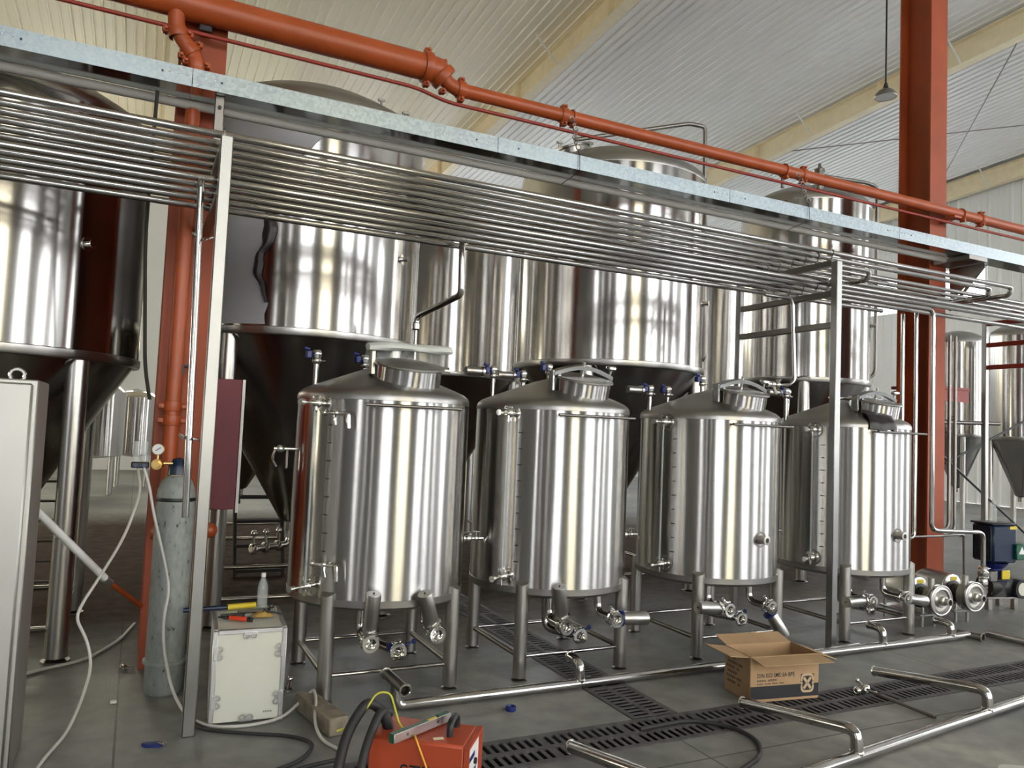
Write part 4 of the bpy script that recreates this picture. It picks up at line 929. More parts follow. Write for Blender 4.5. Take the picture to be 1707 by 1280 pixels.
obj('flow_knob', MB().cyl((-0.185, -0.082, 1.312), (-0.185, -0.10, 1.312), 0.010, n=12).cyl((-0.228, -0.082, 1.312), (-0.228, -0.10, 1.312), 0.010, n=12), M_BLUE, rg)
# maroon box on the column's far side
t = thing('switch_box', 'maroon enclosure panel with a pale edge beside the rack post', 'enclosure', (0.55, 5.52, 0))
obj('body', MB().bbox((-0.015, 0.12, 1.43), (0.19, 0.24, 0.88), 0.004), M_MAROON, t); obj('edge_trim', MB().box((0.09, 0.0, 1.42), (0.018, 0.02, 0.90)), M_WHITE, t, smooth=False)
obj('support', MB().box((-0.10, 0.24, 1.43), (0.14, 0.03, 0.04)), M_BLACK, t, smooth=False)
def smallprint(name, par, o, length, h, face=0, mat=None):   # print too small to read: a row of short strokes
    m = MB(); x = 0.0; k = 0
    while x < length:
        wd = h*(0.45+0.5*abs(sin(k*2.3+length*50)))
        if k % 7 != 6:
            for j in (0, 1):
                c = (o[0]+x+wd/2, o[1], o[2]+h*(0.25+0.5*j)) if face == 0 else (o[0], o[1]-x-wd/2, o[2]+h*(0.25+0.5*j))
                m.box(c, (wd*0.8, 0.0008, h*0.30) if face == 0 else (0.0008, wd*0.8, h*0.30))
        x += wd*1.15; k += 1
    p = obj(name, m, mat or M_BAND, par, smooth=False); p['kind'] = 'stuff'; return p
# white flight crate and tools
t = thing('tool_crate', 'cream panelled crate with metal edges and latches, tools on top', 'crate', (0.635, 4.60, 0), R(-4))
W_, D_, Hh = 0.37, 0.54, 0.485
obj('body', MB().bbox((0, 0, Hh/2+0.004), (W_-0.01, D_-0.01, Hh-0.01), 0.003), M_CRATE, t)
ed = []
for sx_ in (-1, 1):
    for sy_ in (-1, 1): obj('edge_profile', MB().bbox((sx_*(W_/2-0.010), sy_*(D_/2-0.010), Hh/2), (0.024, 0.024, Hh), 0.003), M_ALU, t)
for z in (0.012, Hh-0.008):
    for sx_ in (-1, 1): obj('edge_profile', MB().bbox((sx_*(W_/2-0.010), 0, z), (0.024, D_-0.05, 0.024), 0.003), M_ALU, t)
for sy_ in (-1, 1): obj('edge_profile', MB().bbox((0, sy_*(D_/2-0.010), Hh-0.008), (W_-0.05, 0.024, 0.024), 0.003), M_ALU, t)
for x, z, vert in ((0, Hh-0.03, 0), (0, 0.03, 0), (-0.155, 0.37, 1), (-0.155, 0.12, 1), (0.155, 0.37, 1), (0.155, 0.12, 1)):
    m = MB(); y = -D_/2-0.004
    for s in (-1, 1):
        o_ = (x+s*0.018*(1-vert)+(0.006 if vert and x < 0 else -0.006 if vert else 0), y, z+s*0.02*vert); m.torus(o_, (0, 1, 0), 0.014, 0.004, 16, 6)
    m.bbox((x+(-0.014 if vert and x < 0 else 0.014 if vert else 0), y, z+(0.012 if not vert and z > .2 else -0.012 if not vert else 0)), (0.022 if vert else 0.07, 0.008, 0.07 if vert else 0.016), 0.002)
    obj('latch', m, M_ALU, t)
smallprint('small_print', t, (0.085, -D_/2+0.0045, 0.045), 0.045, 0.010)
cz = 0.49+0.002
t = thing('bolt_cutter', 'long navy handle with yellow grip lying on the cream crate', 'tool', (0.50, 4.78, cz+0.016), R(4))
obj('handle', MB().tube([(-0.20, 0.0, 0), (0.04, 0.0, 0)], 0.014, 12), M_NAVY, t); obj('grip', MB().tube([(0.04, 0, 0), (0.20, 0.01, 0)], 0.0165, 12), M_YELLOW, t)
t = thing('screwdriver', 'red handled screwdriver lying on the cream crate', 'tool', (0.575, 4.50, cz+0.014), R(-38))
obj('handle', MB().lathe([(0, -0.06), (0.012, -0.06), (0.013, -0.02), (0.013, 0.04), (0.009, 0.05), (0, 0.05)], 14, (0, 0, 0), (1, 0, 0)), M_REDPL, t); obj('end_cap', MB().lathe([(0, 0.05), (0.013, 0.05), (0.013, 0.075), (0, 0.08)], 14, (0, 0, 0), (1, 0, 0)), M_BLACK, t); obj('shaft', MB().cyl((-0.06, 0, 0), (-0.13, 0, -0.003), 0.005, n=8), M_BLACK, t)
t = thing('pliers', 'black pliers lying open in the tool heap on the crate', 'tool', (0.62, 4.60, cz+0.012), R(12))
for s in (-1, 1): obj('handle', MB().tube([(0.0, 0, 0), (-0.05, 0.022*s, 0), (-0.13, 0.03*s, 0)], 0.0085, 8, bend=0.02), M_BLACK, t)
obj('jaw', MB().prism([(-0.01, -0.014), (0.02, -0.014), (0.06, -0.003), (0.06, 0.003), (0.02, 0.014), (-0.01, 0.014)], (0, 0, -0.006), (1, 0, 0), (0, 1, 0), (0, 0, 0.012)), M_DARKST, t)
t = thing('work_glove', 'ochre glove scrap with a dark spike among the tools on the crate', 'cloth', (0.71, 4.58, cz), R(-8))
m = MB(); st = 0
for i in range(9):
    for j in range(7):
        m.v.append((-0.055+0.11*i/8, -0.04+0.08*j/6, 0.004+0.026*abs(sin(i*1.7+j*0.9))*sin(PI*i/8)*sin(PI*j/6)+0.006*sin(PI*j/6)))
for i in range(8):
    for j in range(6): k = i*7+j; m.f.append((k, k+1, k+8, k+7))
obj('scrap', m, M_WOODB if False else M_BRASS if False else paint('ochre_cloth', (0.42, 0.27, 0.07), 0.8, 0.2, 20), t)
obj('spike', MB().cyl((0.0, 0, 0.032), (0.13, -0.02, 0.010), 0.006, 0.003, n=8), M_BLACK, t)
t = thing('spanner', 'dark adjustable spanner behind the pliers on the crate', 'tool', (0.66, 4.70, cz+0.007), R(8))
obj('handle', MB().bbox((0, 0, 0), (0.15, 0.018, 0.012), 0.003), M_DARKST, t); obj('jaw', MB().torus((0.09, 0, 0), (0, 0, 1), 0.018, 0.007, 14, 6, 0.6, 5.6), M_DARKST, t)
def bottle(x, y, z, label, h=0.2, cap=M_WHITE):
    t = thing('water_bottle', label, 'bottle', (x, y, z))
    s = h/0.21
    obj('body', MB().lathe([(0, 0), (0.028*s, 0), (0.032*s, 0.006*s), (0.031*s, 0.05*s), (0.033*s, 0.07*s), (0.032*s, 0.12*s), (0.026*s, 0.15*s), (0.013*s, 0.18*s), (0.013*s, 0.19*s), (0, 0.19*s)], 20), M_CLEARPL, t)
    obj('cap', MB().lathe([(0.0145*s, 0.188*s), (0.0145*s, 0.208*s), (0.012*s, 0.212*s), (0, 0.212*s)], 16), cap, t)
bottle(0.735, 4.80, cz, 'clear water bottle with a white cap standing on the cream crate', 0.20)
t = thing('hose_ring', 'small black rubber ring on the crate beside the water bottle', 'ring', (0.785, 4.76, cz+0.016)); obj('ring', MB().torus((0, 0, 0), (0.3, 1, 0.1), 0.012, 0.005, 16, 6), M_RUBBER, t)
# timber offcut
t = thing('timber_block', 'weathered timber offcut lying on the floor by the first vessel leg', 'block', (0.985, 4.22, 0.047), R(-79))
obj('block', MB().bbox((0, 0, 0), (0.46, 0.105, 0.092), 0.006), M_WOODB, t)
# welder
wt = thing('welding_machine', 'orange welding machine with black carry handle, cut by the frame', 'welder', (1.10, 2.93, 0), R(-37))
w_, d_, h_ = 0.385, 0.225, 0.405
obj('case', MB().bbox((0, 0, h_/2+0.012), (w_, d_, h_-0.024), 0.010), M_WELD, wt)
obj('side_flange', MB().box((w_/2+0.008, -d_/2+0.004, h_/2), (0.02, 0.008, h_-0.02)).box((w_/2+0.008, d_/2-0.004, h_/2), (0.02, 0.008, h_-0.02)).box((w_/2+0.008, 0, h_-0.008), (0.02, d_, 0.012)), M_WELD, wt, smooth=False)
pn = obj('front_panel', MB().bbox((w_/2+0.003, 0, h_/2+0.0), (0.006, d_-0.03, h_-0.06), 0.002), M_WHITE, wt)
obj('dial', MB().cyl((w_/2+0.006, -0.03, 0.22), (w_/2+0.02, -0.03, 0.22), 0.022, n=18).cyl((w_/2+0.006, 0.03, 0.30), (w_/2+0.016, 0.03, 0.30), 0.012, n=14), M_BLACK, pn)
obj('print', MB().box((w_/2+0.0065, 0.03, 0.25), (0.001, 0.06, 0.05)).box((w_/2+0.0065, -0.02, 0.33), (0.001, 0.10, 0.02)), M_BLUE, pn, smooth=False)
hd = MB().tube([(0.02+0.09, -0.03, h_-0.012), (0.02+0.09, -0.028, h_+0.050), (0.02+0.09, 0.07, h_+0.050), (0.02+0.09, 0.072, h_-0.012)], 0.014, 14, bend=0.035)
obj('handle', hd, M_BLACK, wt)
text('lettering', 'STEAM', 0.075, M_INK, wt, (-0.060, -d_/2-0.0005, h_-0.143), (R(90), 0, 0), 0.001, 1.0)
obj('sticker', MB().box((0.075, -0.065, h_+0.0005), (0.04, 0.022, 0.001), Mx.Rotation(R(30), 3, 'Z')), M_CREAM, wt, smooth=False)
obj('foot', MB().box((0, 0, 0.006), (w_-0.06, d_-0.04, 0.012)), M_RUBBER, wt, smooth=False)
sk = obj('cable_socket', MB().cyl((-w_/2+0.05, -0.02, h_-0.005), (-w_/2+0.03, -0.03, h_+0.06), 0.022, n=14), M_BLACK, wt)
# spirit level on the welder
t = thing('spirit_level', 'short green and silver spirit level lying on the welding machine', 'level', (1.075, 2.905, 0.4285), R(27))
obj('body', MB().prism([(-0.16, -0.016), (0.16, -0.016), (0.16, 0.018), (0.10, 0.018), (0.085, 0.006), (0.045, 0.006), (0.035, 0.018), (-0.03, 0.014), (-0.09, 0.018), (-0.16, 0.018)], (0, 0.014, 0), (1, 0, 0), (0, 0, 1), (0, -0.022, 0)), M_GREENPL, t)
obj('rail', MB().bbox((0, -0.0115, 0.001), (0.318, 0.005, 0.033), 0.001), M_ALU, t)
obj('vial', MB().cyl((0.03, 0.0, 0.014), (0.085, 0.0, 0.014), 0.005, n=10), M_YELLOW, t)
for x in (-0.09, 0.08): obj('screw', MB().cyl((x, -0.0135, 0.003), (x, -0.0165, 0.003), 0.006, n=12), M_DARKST, t)
def cable(label, pts, r, mat, cat='cable', bend=0.1, name='cable', group=None):
    return tag(obj(name, MB().tube(pts, r, 10, bend=bend, seg=6), mat), label, cat, group)
cable('thick black welding lead looping off the top of the welding machine', [(0.965, 3.06, 0.45), (0.90, 3.06, 0.50), (0.80, 2.98, 0.42), (0.72, 2.86, 0.22), (0.68, 2.78, 0.03), (0.66, 2.6, 0.03)], 0.020, M_RUBBER, name='welding_lead')
cable('second black welding lead wound beside the first, nearer the case', [(0.985, 3.03, 0.45), (0.93, 2.98, 0.485), (0.85, 2.90, 0.38), (0.79, 2.80, 0.18), (0.75, 2.72, 0.03), (0.73, 2.55, 0.03)], 0.017, M_RUBBER, name='welding_lead')
M_YG = paint('yellow_green_wire', (0.50, 0.48, 0.05), 0.45, 0.2, 12)
M_OY = paint('orange_yellow_wire', (0.75, 0.36, 0.03), 0.45, 0.1)
cable('yellow and green earth wire arched over the welding leads', [(0.77, 3.02, 0.41), (0.85, 3.02, 0.43), (0.93, 3.04, 0.535), (0.98, 3.02, 0.535), (1.0, 2.95, 0.43), (1.02, 2.90, 0.416)], 0.0042, M_YG, bend=0.05, name='earth_wire')
cable('orange yellow wire hanging down the front of the welding machine', [(1.035, 2.865, 0.416), (1.03, 2.835, 0.414), (1.055, 2.80, 0.34), (1.10, 2.755, 0.20), (1.12, 2.735, 0.10)], 0.0042, M_OY, bend=0.03, name='earth_wire')
# hoses and cables on the floor
cable('clear vinyl hose falling from the flow meter and snaking to the near edge', [(0.02, 4.915, 1.30), (0.045, 4.93, 1.16), (-0.02, 4.88, 0.92), (-0.11, 4.84, 0.74), (-0.20, 4.80, 0.58), (-0.23, 4.78, 0.50), (-0.16, 4.77, 0.36), (-0.135, 4.72, 0.24), (-0.17, 4.62, 0.10), (-0.215, 4.45, 0.013), (-0.30, 4.10, 0.013), (-0.33, 3.8, 0.013)], 0.0085, M_VINYL, 'hose', 0.12, 'hose')
cable('pale hose lying in a curve around the cabinet-side fermenter leg', [(-0.6, 5.45, 0.011), (-0.42, 5.60, 0.011), (-0.2, 5.72, 0.011), (-0.02, 6.12, 0.011), (0.08, 6.6, 0.011)], 0.010, M_VINYL, 'hose', 0.2, 'hose')
cable('thin white hose winding down the gas bottle past the crate to the timber', [(0.05, 4.88, 1.30), (0.085, 4.86, 1.2), (0.115, 4.84, 1.05), (0.19, 4.82, 0.78), (0.225, 4.78, 0.62), (0.20, 4.74, 0.48), (0.21, 4.70, 0.32), (0.26, 4.62, 0.12), (0.33, 4.50, 0.012), (0.44, 4.30, 0.010), (0.62, 4.255, 0.010), (0.80, 4.30, 0.012), (0.93, 4.42, 0.06), (0.985, 4.42, 0.108), (0.965, 4.25, 0.106), (0.925, 4.10, 0.05), (0.93, 3.95, 0.010), (1.0, 3.78, 0.010)], 0.0085, M_VINYL, 'hose', 0.08, 'hose')
cable('black power cable curving over the floor in front of the crate', [(0.36, 4.42, 0.01), (0.39, 4.30, 0.01), (0.5, 4.22, 0.01), (0.66, 4.13, 0.01), (0.80, 4.06, 0.01), (0.90, 3.93, 0.01), (0.80, 3.74, 0.01), (0.5, 3.62, 0.01)], 0.009, M_RUBBER, bend=0.15, name='power_cable')
cable('second black cable lying closer to the welding machine', [(0.95, 3.70, 0.01), (0.72, 3.66, 0.01), (0.55, 3.45, 0.01), (0.45, 3.30, 0.01)], 0.009, M_RUBBER, bend=0.15, name='power_cable')
cable('dark rubber hose looping across the long drain', [(2.55, 3.50, 0.018), (2.9, 3.52, 0.018), (3.06, 3.37, 0.018), (3.08, 3.17, 0.014), (2.94, 3.0, 0.014), (2.6, 2.86, 0.014)], 0.012, M_RUBBER, 'hose', 0.18, 'hose')
cable('coiled brown cable on the floor beyond the booster pump', [(8.3, 4.3, 0.01), (8.1, 4.5, 0.01), (8.25, 4.72, 0.01), (8.6, 4.78, 0.01), (9.1, 4.7, 0.01)], 0.01, M_BLOCKD, bend=0.2, name='power_cable')
# prefabricated pipe headers lying on the floor
def header(label, p0, p1, tees, endstub=None, r=0.031, farstub=None):
    t = thing('pipe_header', label, 'pipe', (0, 0, 0)); p0, p1 = V(p0), V(p1); d = (p1-p0).normalized()
    if endstub:
        obj('run', MB().tube([p1, p0, p0+V((0, 0, 0.12))], r, 18, bend=0.075), M_PIPE, t); q = p0+V((0, 0, 0.145))
        obj('end_stub', MB().tube([q+V((-0.02, 0.13, 0.0)), q+V((0.01, -0.13, -0.02))], r*0.95, 18, open_=True), M_DARKST, t); obj('collar', MB().torus(q+V((0.012, -0.13, -0.02)), (0, 1, 0.1), r, 0.006, 20, 6), M_CHROME, t); obj('collar', MB().torus(q+V((-0.02, 0.13, 0)), (0, 1, 0), r, 0.006, 20, 6), M_CHROME, t)
    else:
        obj('run', MB().cyl(p0, p1, r, n=18), M_PIPE, t)
    for (x, up, ln, ez) in tees:
        b = p0+d*((x-p0.x)/d.x)
        n = V((-d.y, d.x, 0)); e = b+n*ln; e.z = ez
        obj('branch', MB().tube([b, b+V((0, 0, up)), e], r*0.98, 18, bend=0.085, open_=True), M_PIPE, t)
        obj('branch_collar', MB().torus(e, (e-b-V((0, 0, up))), r*1.0, 0.006, 20, 6), M_CHROME, t)
        obj('weld', MB().torus(b+V((0, 0, r*0.8)), (0, 0, 1), r*1.0, 0.005, 20, 6), M_CHROME, t)
    if farstub:
        q = p1; obj('far_stub', MB().tube([q+V((-0.03, 0.09, 0.0)), q+V((0.02, -0.10, 0.0))], r*0.95, 18, open_=True), M_DARKST, t); obj('collar', MB().torus(q+V((0.02, -0.10, 0.0)), (0, 1, 0), r, 0.006, 20, 6), M_CHROME, t)
    return t
header('long steel pipe header on the floor along the vessel feet', (1.40, 4.22, 0.033), (6.47, 4.235, 0.033), [(2.605, 0.13, 0.13, 0.165), (4.0, 0.13, 0.13, 0.165), (5.39, 0.13, 0.13, 0.165), (6.22, 0.11, 0.14, 0.14)], endstub=True, farstub=True)
header('steel pipe header with long branches lying in the front aisle', (1.75, 2.575, 0.033), (5.9, 3.125, 0.033), [(2.10, 0.13, 0.70, 0.07), (3.37, 0.13, 0.72, 0.075), (4.70, 0.13, 0.72, 0.075)])
pipe('loose steel pipe lying beyond the header at the edge of the view', [(6.68, 4.22, 0.035), (6.80, 3.2, 0.035)], 0.032, open_=True, group=None, bend=0)
pipe('thin steel rod lying at the foot of the ladder frame', [(4.55, 4.33, 0.012), (5.32, 4.40, 0.012)], 0.011, group=None)
t = thing('sensor_rod', 'slim dark rod with bright clamp fittings across the long drain', 'rod', (4.31, 3.48, 0.0))
obj('rod', MB().cyl((0.0, 0.0, 0.035), (0.05, -0.42, 0.012), 0.010, n=10), M_DARKST, t)
m = MB(); ferrule(m, (-0.01, 0.02, 0.045), (0.5, 1, 0.2), 0.022, 16); ferrule(m, (-0.045, 0.05, 0.03), (1, 0.2, 0.1), 0.018, 16); m.cyl((-0.01, 0.02, 0.045), (-0.03, 0.06, 0.085), 0.010, n=8); m.sphere((-0.032, 0.065, 0.088), 0.014, 6); m.bbox((0.03, -0.02, 0.03), (0.03, 0.02, 0.02), 0.004); obj('clamp', m, M_CHROME, t)
# carton
bx = thing('cardboard_box', 'open brown cardboard carton printed with standards codes on the floor', 'box', (3.735, 3.745, 0.001), R(-8))
w_, d_, h_ = 0.50, 0.27, 0.275; T_ = 0.005
obj('body', MB().box((0, -d_/2, h_/2+.003), (w_, T_, h_)).box((0, d_/2, h_/2+.003), (w_, T_, h_)).box((-w_/2, 0, h_/2+.003), (T_, d_, h_)).box((w_/2, 0, h_/2+.003), (T_, d_, h_)).box((0, 0, 0.006), (w_, d_, T_)), M_CARD, bx, smooth=False)
def flap(p, u, n, L, wd, ang, sk=0.0):
    u, n = V(u), V(n); o = n*cos(R(ang))+V((0, 0, 1))*sin(R(ang)); k = V(u).cross(o).normalized()*T_*0.8
    a = V(p)
    return MB().add([a-u*wd/2, a+u*wd/2, a+u*(wd/2+sk)+o*L, a-u*(wd/2+sk*0.5)+o*L, a-u*wd/2+k, a+u*wd/2+k, a+u*(wd/2+sk)+o*L+k, a-u*(wd/2+sk*0.5)+o*L+k], [(0, 1, 2, 3), (7, 6, 5, 4), (0, 4, 5, 1), (1, 5, 6, 2), (2, 6, 7, 3), (3, 7, 4, 0)])
obj('flap', flap((0, -d_/2, h_), (1, 0, 0), (0, -1, 0), 0.135, w_-0.01, -6, 0.015), M_CARD, bx, smooth=False)
obj('flap', flap((0, d_/2, h_), (1, 0, 0), (0, 1, 0), 0.135, w_-0.01, 14, 0.0), M_CARD, bx, smooth=False)
obj('flap', flap((-w_/2, 0, h_), (0, -1, 0), (-1, 0, 0), 0.15, d_-0.01, 6, 0.01), M_CARD, bx, smooth=False)
obj('flap', flap((w_/2, 0, h_), (0, 1, 0), (1, 0, 0), 0.15, d_-0.01, -16, 0.01), M_CARD, bx, smooth=False)
fy = -d_/2-T_/2-0.0006
obj('printed_band', MB().box((0.0, fy, 0.058), (w_+0.001, 0.001, 0.078)), M_BAND, bx, smooth=False)
text('lettering', 'DIN·ISO·SMS·3A·BPE', 0.037, M_BAND, bx, (-0.205, fy-0.0003, 0.148), (R(90), 0, 0), 0.0004, 0.80)
smallprint('small_print', bx, (-0.205, fy, 0.124), 0.14, 0.013)
smallprint('small_print', bx, (-0.205, fy, 0.106), 0.19, 0.009)
smallprint('faded_print', bx, (-0.165, fy, 0.222), 0.10, 0.032, 0, paint('faded_print_brown', (0.16, 0.10, 0.055), 0.8))
def emblem():
    m = MB(); c_ = (0.165, fy-0.0012, 0.10); r1, r2 = 0.058, 0.044; cr = 0.026
    def rr(a, s):   # rounded-square outline point
        p = 4.0; x, z = cos(a), sin(a); k = (abs(x)**p+abs(z)**p)**(-1/p); return x*k*s*0.85, z*k*s
    N = 64; 
    for a0, a1 in ((0.25, PI-0.25), (PI+0.25, 2*PI-0.25)):
        st = len(m.v); n = 26
        for i in range(n+1):
            a = a0+(a1-a0)*i/n
            for s in (r2, r1):
                x, z = rr(a, s); m.v.append((c_[0]+x, c_[1], c_[2]+z))
        for i in range(n): k = st+2*i; m.f.append((k, k+1, k+3, k+2))
    for sg in (-1, 1):   # side bars
        m.box((c_[0]+sg*0.0425, c_[1], c_[2]), (0.012, 0.0004, 0.018))
    for ang in (52, -52): m.box(c_, (0.085, 0.0004, 0.017), Mx.Rotation(R(ang), 3, 'Y'))
    return m
em = emblem(); o = obj('emblem', em, M_CREAM if False else paint('carton_print_tan', (0.50, 0.36, 0.22), 0.7), bx, smooth=False)
obj('emblem_ground', MB().bbox((0.165, fy-0.0006, 0.118), (0.098, 0.0008, 0.075), 0.0002), M_BAND, bx)
for k in range(6): smallprint('side_print', bx, (-w_/2-T_/2-0.0004, 0.115-0.012*(k % 2), 0.215-0.030*k), 0.10+0.03*((k*2) % 3), 0.018, 1)
# two centrifugal pumps and the vertical booster pump
def pump(x, y, label, s=1.0):
    t = thing('pump', label, 'pump', (x, y, 0), R(-4), 'stainless centrifugal pumps')
    z = 0.255; ax = (0, -1, 0)
    obj('casing', MB().lathe([(0, -0.03), (0.128, -0.03), (0.135, -0.022), (0.135, 0.03), (0.118, 0.036), (0.118, 0.05), (0.126, 0.052), (0.126, 0.070), (0.098, 0.074), (0.090, 0.060), (0.070, 0.058), (0.055, 0.072), (0, 0.072)], 48, (0, -0.05, z), ax), M_PUMP, t)
    obj('rim_band', MB().torus((0, -0.115, z), ax, 0.128, 0.010, 40, 8), M_LEG, t)
    i = MB(); i.lathe([(0.042, 0.0), (0.040, 0.03), (0.028, 0.038), (0.028, 0.065), (0.034, 0.067), (0.034, 0.078), (0.024, 0.079), (0.022, 0.02), (0, 0.02)], 28, (0.01, -0.118, z), ax); obj('inlet', i, M_PUMP, t)
    obj('inlet_bore', MB().lathe([(0, 0), (0.0235, 0), (0.0235, 0.002), (0, 0.002)], 20, (0.01, -0.15, z), ax), M_BLACK, t)
    obj('outlet', MB().tube([(-0.06, -0.06, z+0.09), (-0.06, -0.06, z+0.19)], 0.03, 16, open_=True), M_PUMP, t)
    obj('adapter', MB().lathe([(0.10, -0.0), (0.085, 0.03), (0.085, 0.11), (0.11, 0.12)], 28, (0, -0.02, z), (0, 1, 0)), M_BLACK, t)
    h = obj('motor_cover', MB().lathe([(0, 0), (0.13, 0), (0.142, 0.008), (0.142, 0.30), (0.12, 0.34), (0, 0.35)], 36, (0, 0.11, z+0.03), (0, 1, 0)), M_PUMP, t)
    obj('sticker', MB().box((0.01, 0.1085, z+0.125), (0.085, 0.002, 0.035)), M_YELLOW, h, smooth=False); obj('cover_edge', MB().torus((0, 0.112, z+0.03), (0, 1, 0), 0.138, 0.006, 40, 6), M_CHROME, h)
    for sx_ in (-1, 1):
        for yy in (0.16, 0.40): obj('leg', MB().cyl((sx_*0.10, yy, 0.0), (sx_*0.10, yy, z-0.08), 0.014, n=10), M_LEG, t)
    for sx_ in (-1, 1): obj('leg', MB().tube([(sx_*0.075, 0.02, 0), (sx_*0.075, 0.02, 0.09)], 0.014, 10), M_LEG, t)
    obj('base_frame', MB().bbox((0, 0.22, 0.105), (0.25, 0.46, 0.022), 0.004), M_LEG, t)
pump(6.52, 4.64, 'stainless centrifugal pump nearest the far vessel, inlet facing the aisle')
pump(7.02, 4.66, 'stainless centrifugal pump standing between its twin and the blue motor')
t = thing('booster_pump', 'dark blue vertical motor pump on a steel stand with yellow tag', 'pump', (8.02, 5.0, 0), R(-12))
obj('motor', MB().bbox((0, 0, 0.66), (0.30, 0.27, 0.38), 0.02), M_NAVY, t); obj('motor_top', MB().bbox((-0.01, 0, 0.86), (0.31, 0.28, 0.02), 0.006), M_BLACK, t)
m = MB()
for k in range(9): m.box((-0.153, -0.11+k*0.027, 0.66), (0.01, 0.006, 0.34))
obj('cooling_fin', m, M_BLACK, t, smooth=False)
obj('neck', MB().lathe([(0.13, 0.46), (0.10, 0.42), (0.08, 0.40), (0.08, 0.30), (0.13, 0.28)], 28), M_BLUE, t)
tb = obj('terminal_box', MB().bbox((0.17, -0.12, 0.585), (0.13, 0.10, 0.16), 0.008), M_GREENPL, t); obj('warning_sign', MB().prism([(-0.04, -0.035), (0.04, -0.035), (0, 0.04)], (0.17, -0.1705, 0.60), (1, 0, 0), (0, 0, 1), (0, -0.001, 0)), M_ALU, tb, smooth=False)
obj('name_plate', MB().box((0.10, -0.1365, 0.825), (0.09, 0.002, 0.03)), M_YELLOW, t, smooth=False)
obj('tag', MB().bbox((0.02, -0.12, 0.35), (0.10, 0.02, 0.09), 0.006), M_YELLOW, t)
obj('coupling_box', MB().bbox((-0.10, -0.05, 0.33), (0.10, 0.10, 0.11), 0.01), M_DARKST, t)
obj('pump_body', MB().lathe([(0, 0), (0.11, 0.0), (0.12, 0.02), (0.12, 0.26), (0.10, 0.28), (0, 0.28)], 28, (-0.12, 0, 0.22), (1, 0, 0)).cyl((0.0, 0, 0.13), (0, 0, 0.3), 0.12, n=24), M_BLACK, t)
fg = obj('flange', MB().cyl((0.19, -0.06, 0.21), (0.20, -0.15, 0.21), 0.095, n=28), M_BLACK, t); obj('cap_disc', MB().cyl((0.20, -0.15, 0.21), (0.2005, -0.154, 0.21), 0.065, n=24), M_CRATE, t)
obj('stand', MB().bbox((0, 0, 0.12), (0.40, 0.24, 0.02), 0.003), M_LEG, t)
for x in (-0.16, 0.16):
    for y in (-0.09, 0.09): obj('leg', MB().bbox((x, y, 0.055), (0.05, 0.05, 0.11), 0.003), M_LEG, t)
t = thing('check_valve', 'bright clamped check valve hanging under the booster pump pipe', 'valve', (7.50, 4.78, 0.0))
m = MB(); ferrule(m, (0, 0, 0.455), (0, 0, 1), 0.034, 20); ferrule(m, (0, 0, 0.37), (0, 0, 1), 0.034, 20); m.lathe([(0.02, 0.29), (0.04, 0.30), (0.042, 0.33), (0.034, 0.36), (0.05, 0.39), (0.05, 0.42), (0.02, 0.45)], 24, (0, 0, 0)); clamp_bolt(m, (0, 0, 0.455), (0, 0, 1), 0.036, up=(1, -0.3, 0)); clamp_bolt(m, (0, 0, 0.37), (0, 0, 1), 0.036, up=(-1, -0.3, 0)); obj('body', m, M_CHROME, t)
obj('foot_pipe', MB().tube([(0, 0, 0.29), (0, 0.02, 0.2), (0.25, 0.16, 0.19)], 0.042, 16, bend=0.06), M_PUMP, t)
bottle(7.97, 4.98, 0.872, 'clear square bottle standing on top of the blue motor', 0.22, M_CLEARPL)
# brace pole, stair, ladder, small floor items
t = thing('brace_pole', 'diagonal pole, white sleeve over orange end, propped against the orange column', 'pole', (0, 0, 0))
obj('sleeve', MB().cyl((-0.46, 4.55, 1.13), (-0.10, 5.16, 0.62), 0.021, n=14), M_WHITE, t); obj('end', MB().cyl((-0.11, 5.145, 0.63), (0.095, 5.43, 0.40), 0.015, n=12), M_ORANGE, t); obj('sleeve_collar', MB().cyl((-0.115, 5.135, 0.638), (-0.085, 5.18, 0.60), 0.024, n=14), M_ALU, t)
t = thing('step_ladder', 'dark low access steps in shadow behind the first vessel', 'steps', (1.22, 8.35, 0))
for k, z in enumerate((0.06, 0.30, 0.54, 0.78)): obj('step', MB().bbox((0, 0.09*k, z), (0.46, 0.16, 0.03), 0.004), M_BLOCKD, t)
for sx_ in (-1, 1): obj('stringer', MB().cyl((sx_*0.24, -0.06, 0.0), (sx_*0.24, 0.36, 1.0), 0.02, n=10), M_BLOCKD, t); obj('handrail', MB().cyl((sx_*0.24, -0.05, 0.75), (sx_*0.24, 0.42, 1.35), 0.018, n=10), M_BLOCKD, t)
t = thing('ladder', 'dark steel rung ladder standing beside the cabinet', 'ladder', (-0.66, 7.75, 0))
for sx_ in (-1, 1): obj('rail', MB().cyl((sx_*0.14, 0, 0), (sx_*0.14, 0.15, 1.7), 0.018, n=10), M_DARKST, t)
for k in range(9): obj('rung', MB().cyl((-0.14, 0.015+0.016*k, 0.14+0.17*k), (0.14, 0.015+0.016*k, 0.14+0.17*k), 0.012, n=8), M_DARKST, t)
m = MB(); m.tube([(0, 0, 0.66), (0, 0, 0.52), (-0.35, -0.25, 0.52)], 0.028, 12, bend=0.06)
for p in ((-0.10, -0.07, 0.52), (-0.22, -0.16, 0.52), (-0.33, -0.24, 0.52)): ferrule(m, p, (-0.35, -0.25, 0), 0.034, 16); m.cyl(p, V(p)+V((0, 0, 0.12)), 0.012, n=8); m.sphere(V(p)+V((0, 0, 0.13)), 0.028, 6)
obj('drain_valve', m, M_CHROME, F['A'])
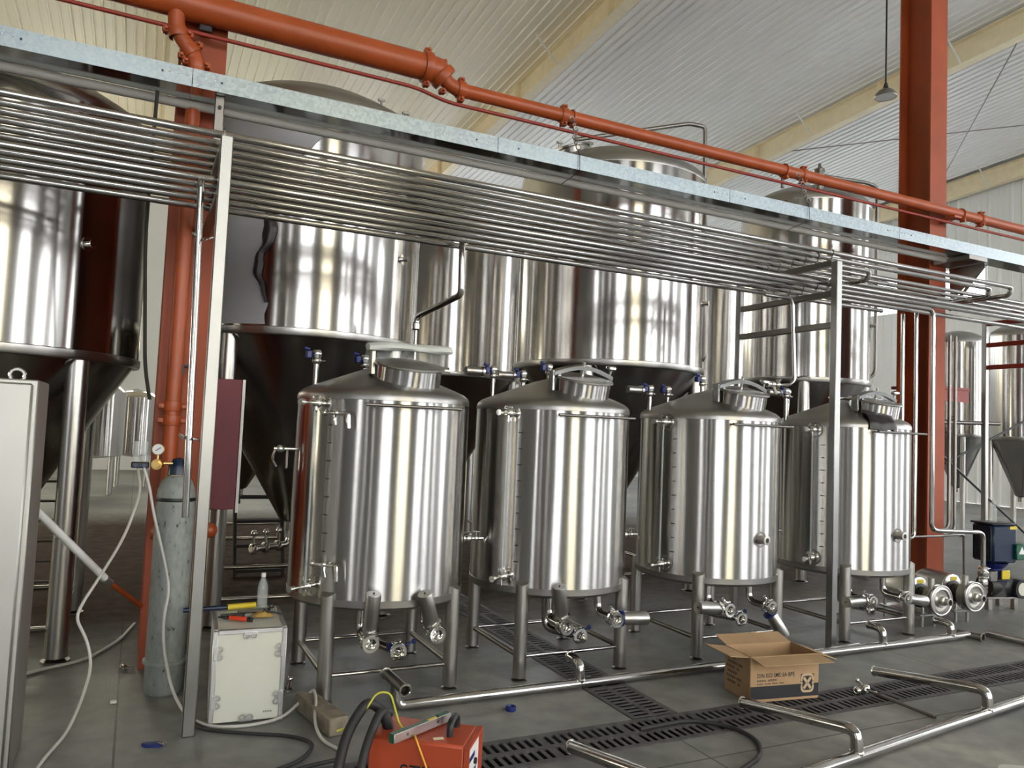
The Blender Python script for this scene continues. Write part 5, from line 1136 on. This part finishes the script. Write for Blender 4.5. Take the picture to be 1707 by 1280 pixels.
tag(obj('blue_cap', MB().lathe([(0.018, 0.0), (0.030, 0.0), (0.032, 0.006), (0.030, 0.024), (0.024, 0.026), (0.020, 0.012)], 20, (2.03, 4.03, 0)), M_BLUE), 'small blue plastic cap lying on the floor', 'cap')
tag(obj('floor_fitting', MB().lathe([(0.02, 0), (0.03, 0.004), (0.03, 0.016), (0.02, 0.02)], 16, (0.905, 4.74, 0.002)).cyl((0.905, 4.74, 0.01), (0.925, 4.80, 0.05), 0.012, n=10).sphere((0.925, 4.80, 0.055), 0.018, 6), M_CHROME), 'small clamp fitting on the floor between crate and vessel leg', 'fitting')
tag(obj('floor_fitting', MB().lathe([(0.012, 0), (0.022, 0.004), (0.022, 0.02), (0.012, 0.024)], 14, (0.02, 5.47, 0.002)).cyl((0.03, 5.45, 0.015), (0.075, 5.42, 0.018), 0.008, n=8).sphere((0.015, 5.45, 0.035), 0.014, 6), M_CHROME), 'small bright fitting on the floor at the orange column foot', 'fitting')
t = thing('glove', 'crumpled blue scrap with a bright fitting on the near floor', 'scrap', (0.17, 4.17, 0.0), R(-20))
obj('cloth', MB().prism([(-0.055, 0.0), (-0.03, -0.018), (0.03, -0.015), (0.05, 0.0), (0.01, 0.022), (-0.04, 0.016)], (0, 0, 0.001), (1, 0, 0), (0, 1, 0), (0, 0, 0.016)), M_BLUE, t); obj('fitting', MB().sphere((0.05, -0.002, 0.014), 0.013, 6).cyl((0.02, 0, 0.02), (0.06, -0.01, 0.016), 0.007, n=8), M_CHROME, t)
tag(obj('paper_scrap', MB().bbox((-0.02, 4.86, 0.008), (0.035, 0.03, 0.014), 0.003), M_CRATE), 'tiny white scrap on the near floor beyond the blue one', 'scrap')
# dark flap of film on the far vessel's shoulder
m = MB(); N = 8
for i in range(N+1):
    for j in range(N+1):
        a = R(-118+26*i/N); s = j/N; rr = 0.36+0.21*min(1, s*1.5)+0.006*sin(i*2.1); zz = 1.765+0.235-0.325*rr+0.02 if s < 0.62 else 1.805-0.20*(s-0.62)+0.012*sin(i*1.3)
        m.v.append((5.655+rr*cos(a), 4.88+rr*sin(a), zz))
for i in range(N):
    for j in range(N): k = i*(N+1)+j; m.f.append((k, k+1, k+N+2, k+N+1))
tag(obj('film_flap', m, M_FILMD), 'dark torn film flap draped on the far vessel shoulder', 'film')
# crumpled clear wrap on the floor at the near corner
m = MB(); random.seed(5); N = 12
for i in range(N+1):
    for j in range(N+1):
        m.v.append((4.0+0.5*i/N, 2.13+0.34*j/N+0.03*sin(i), 0.006+0.035*random.random()*sin(PI*i/N)*sin(PI*j/N)))
for i in range(N):
    for j in range(N): k = i*(N+1)+j; m.f.append((k, k+1, k+N+2, k+N+1))
tag(obj('plastic_sheet', m, M_WRAP), 'crumpled clear plastic sheet on the floor in the near corner', 'sheet')
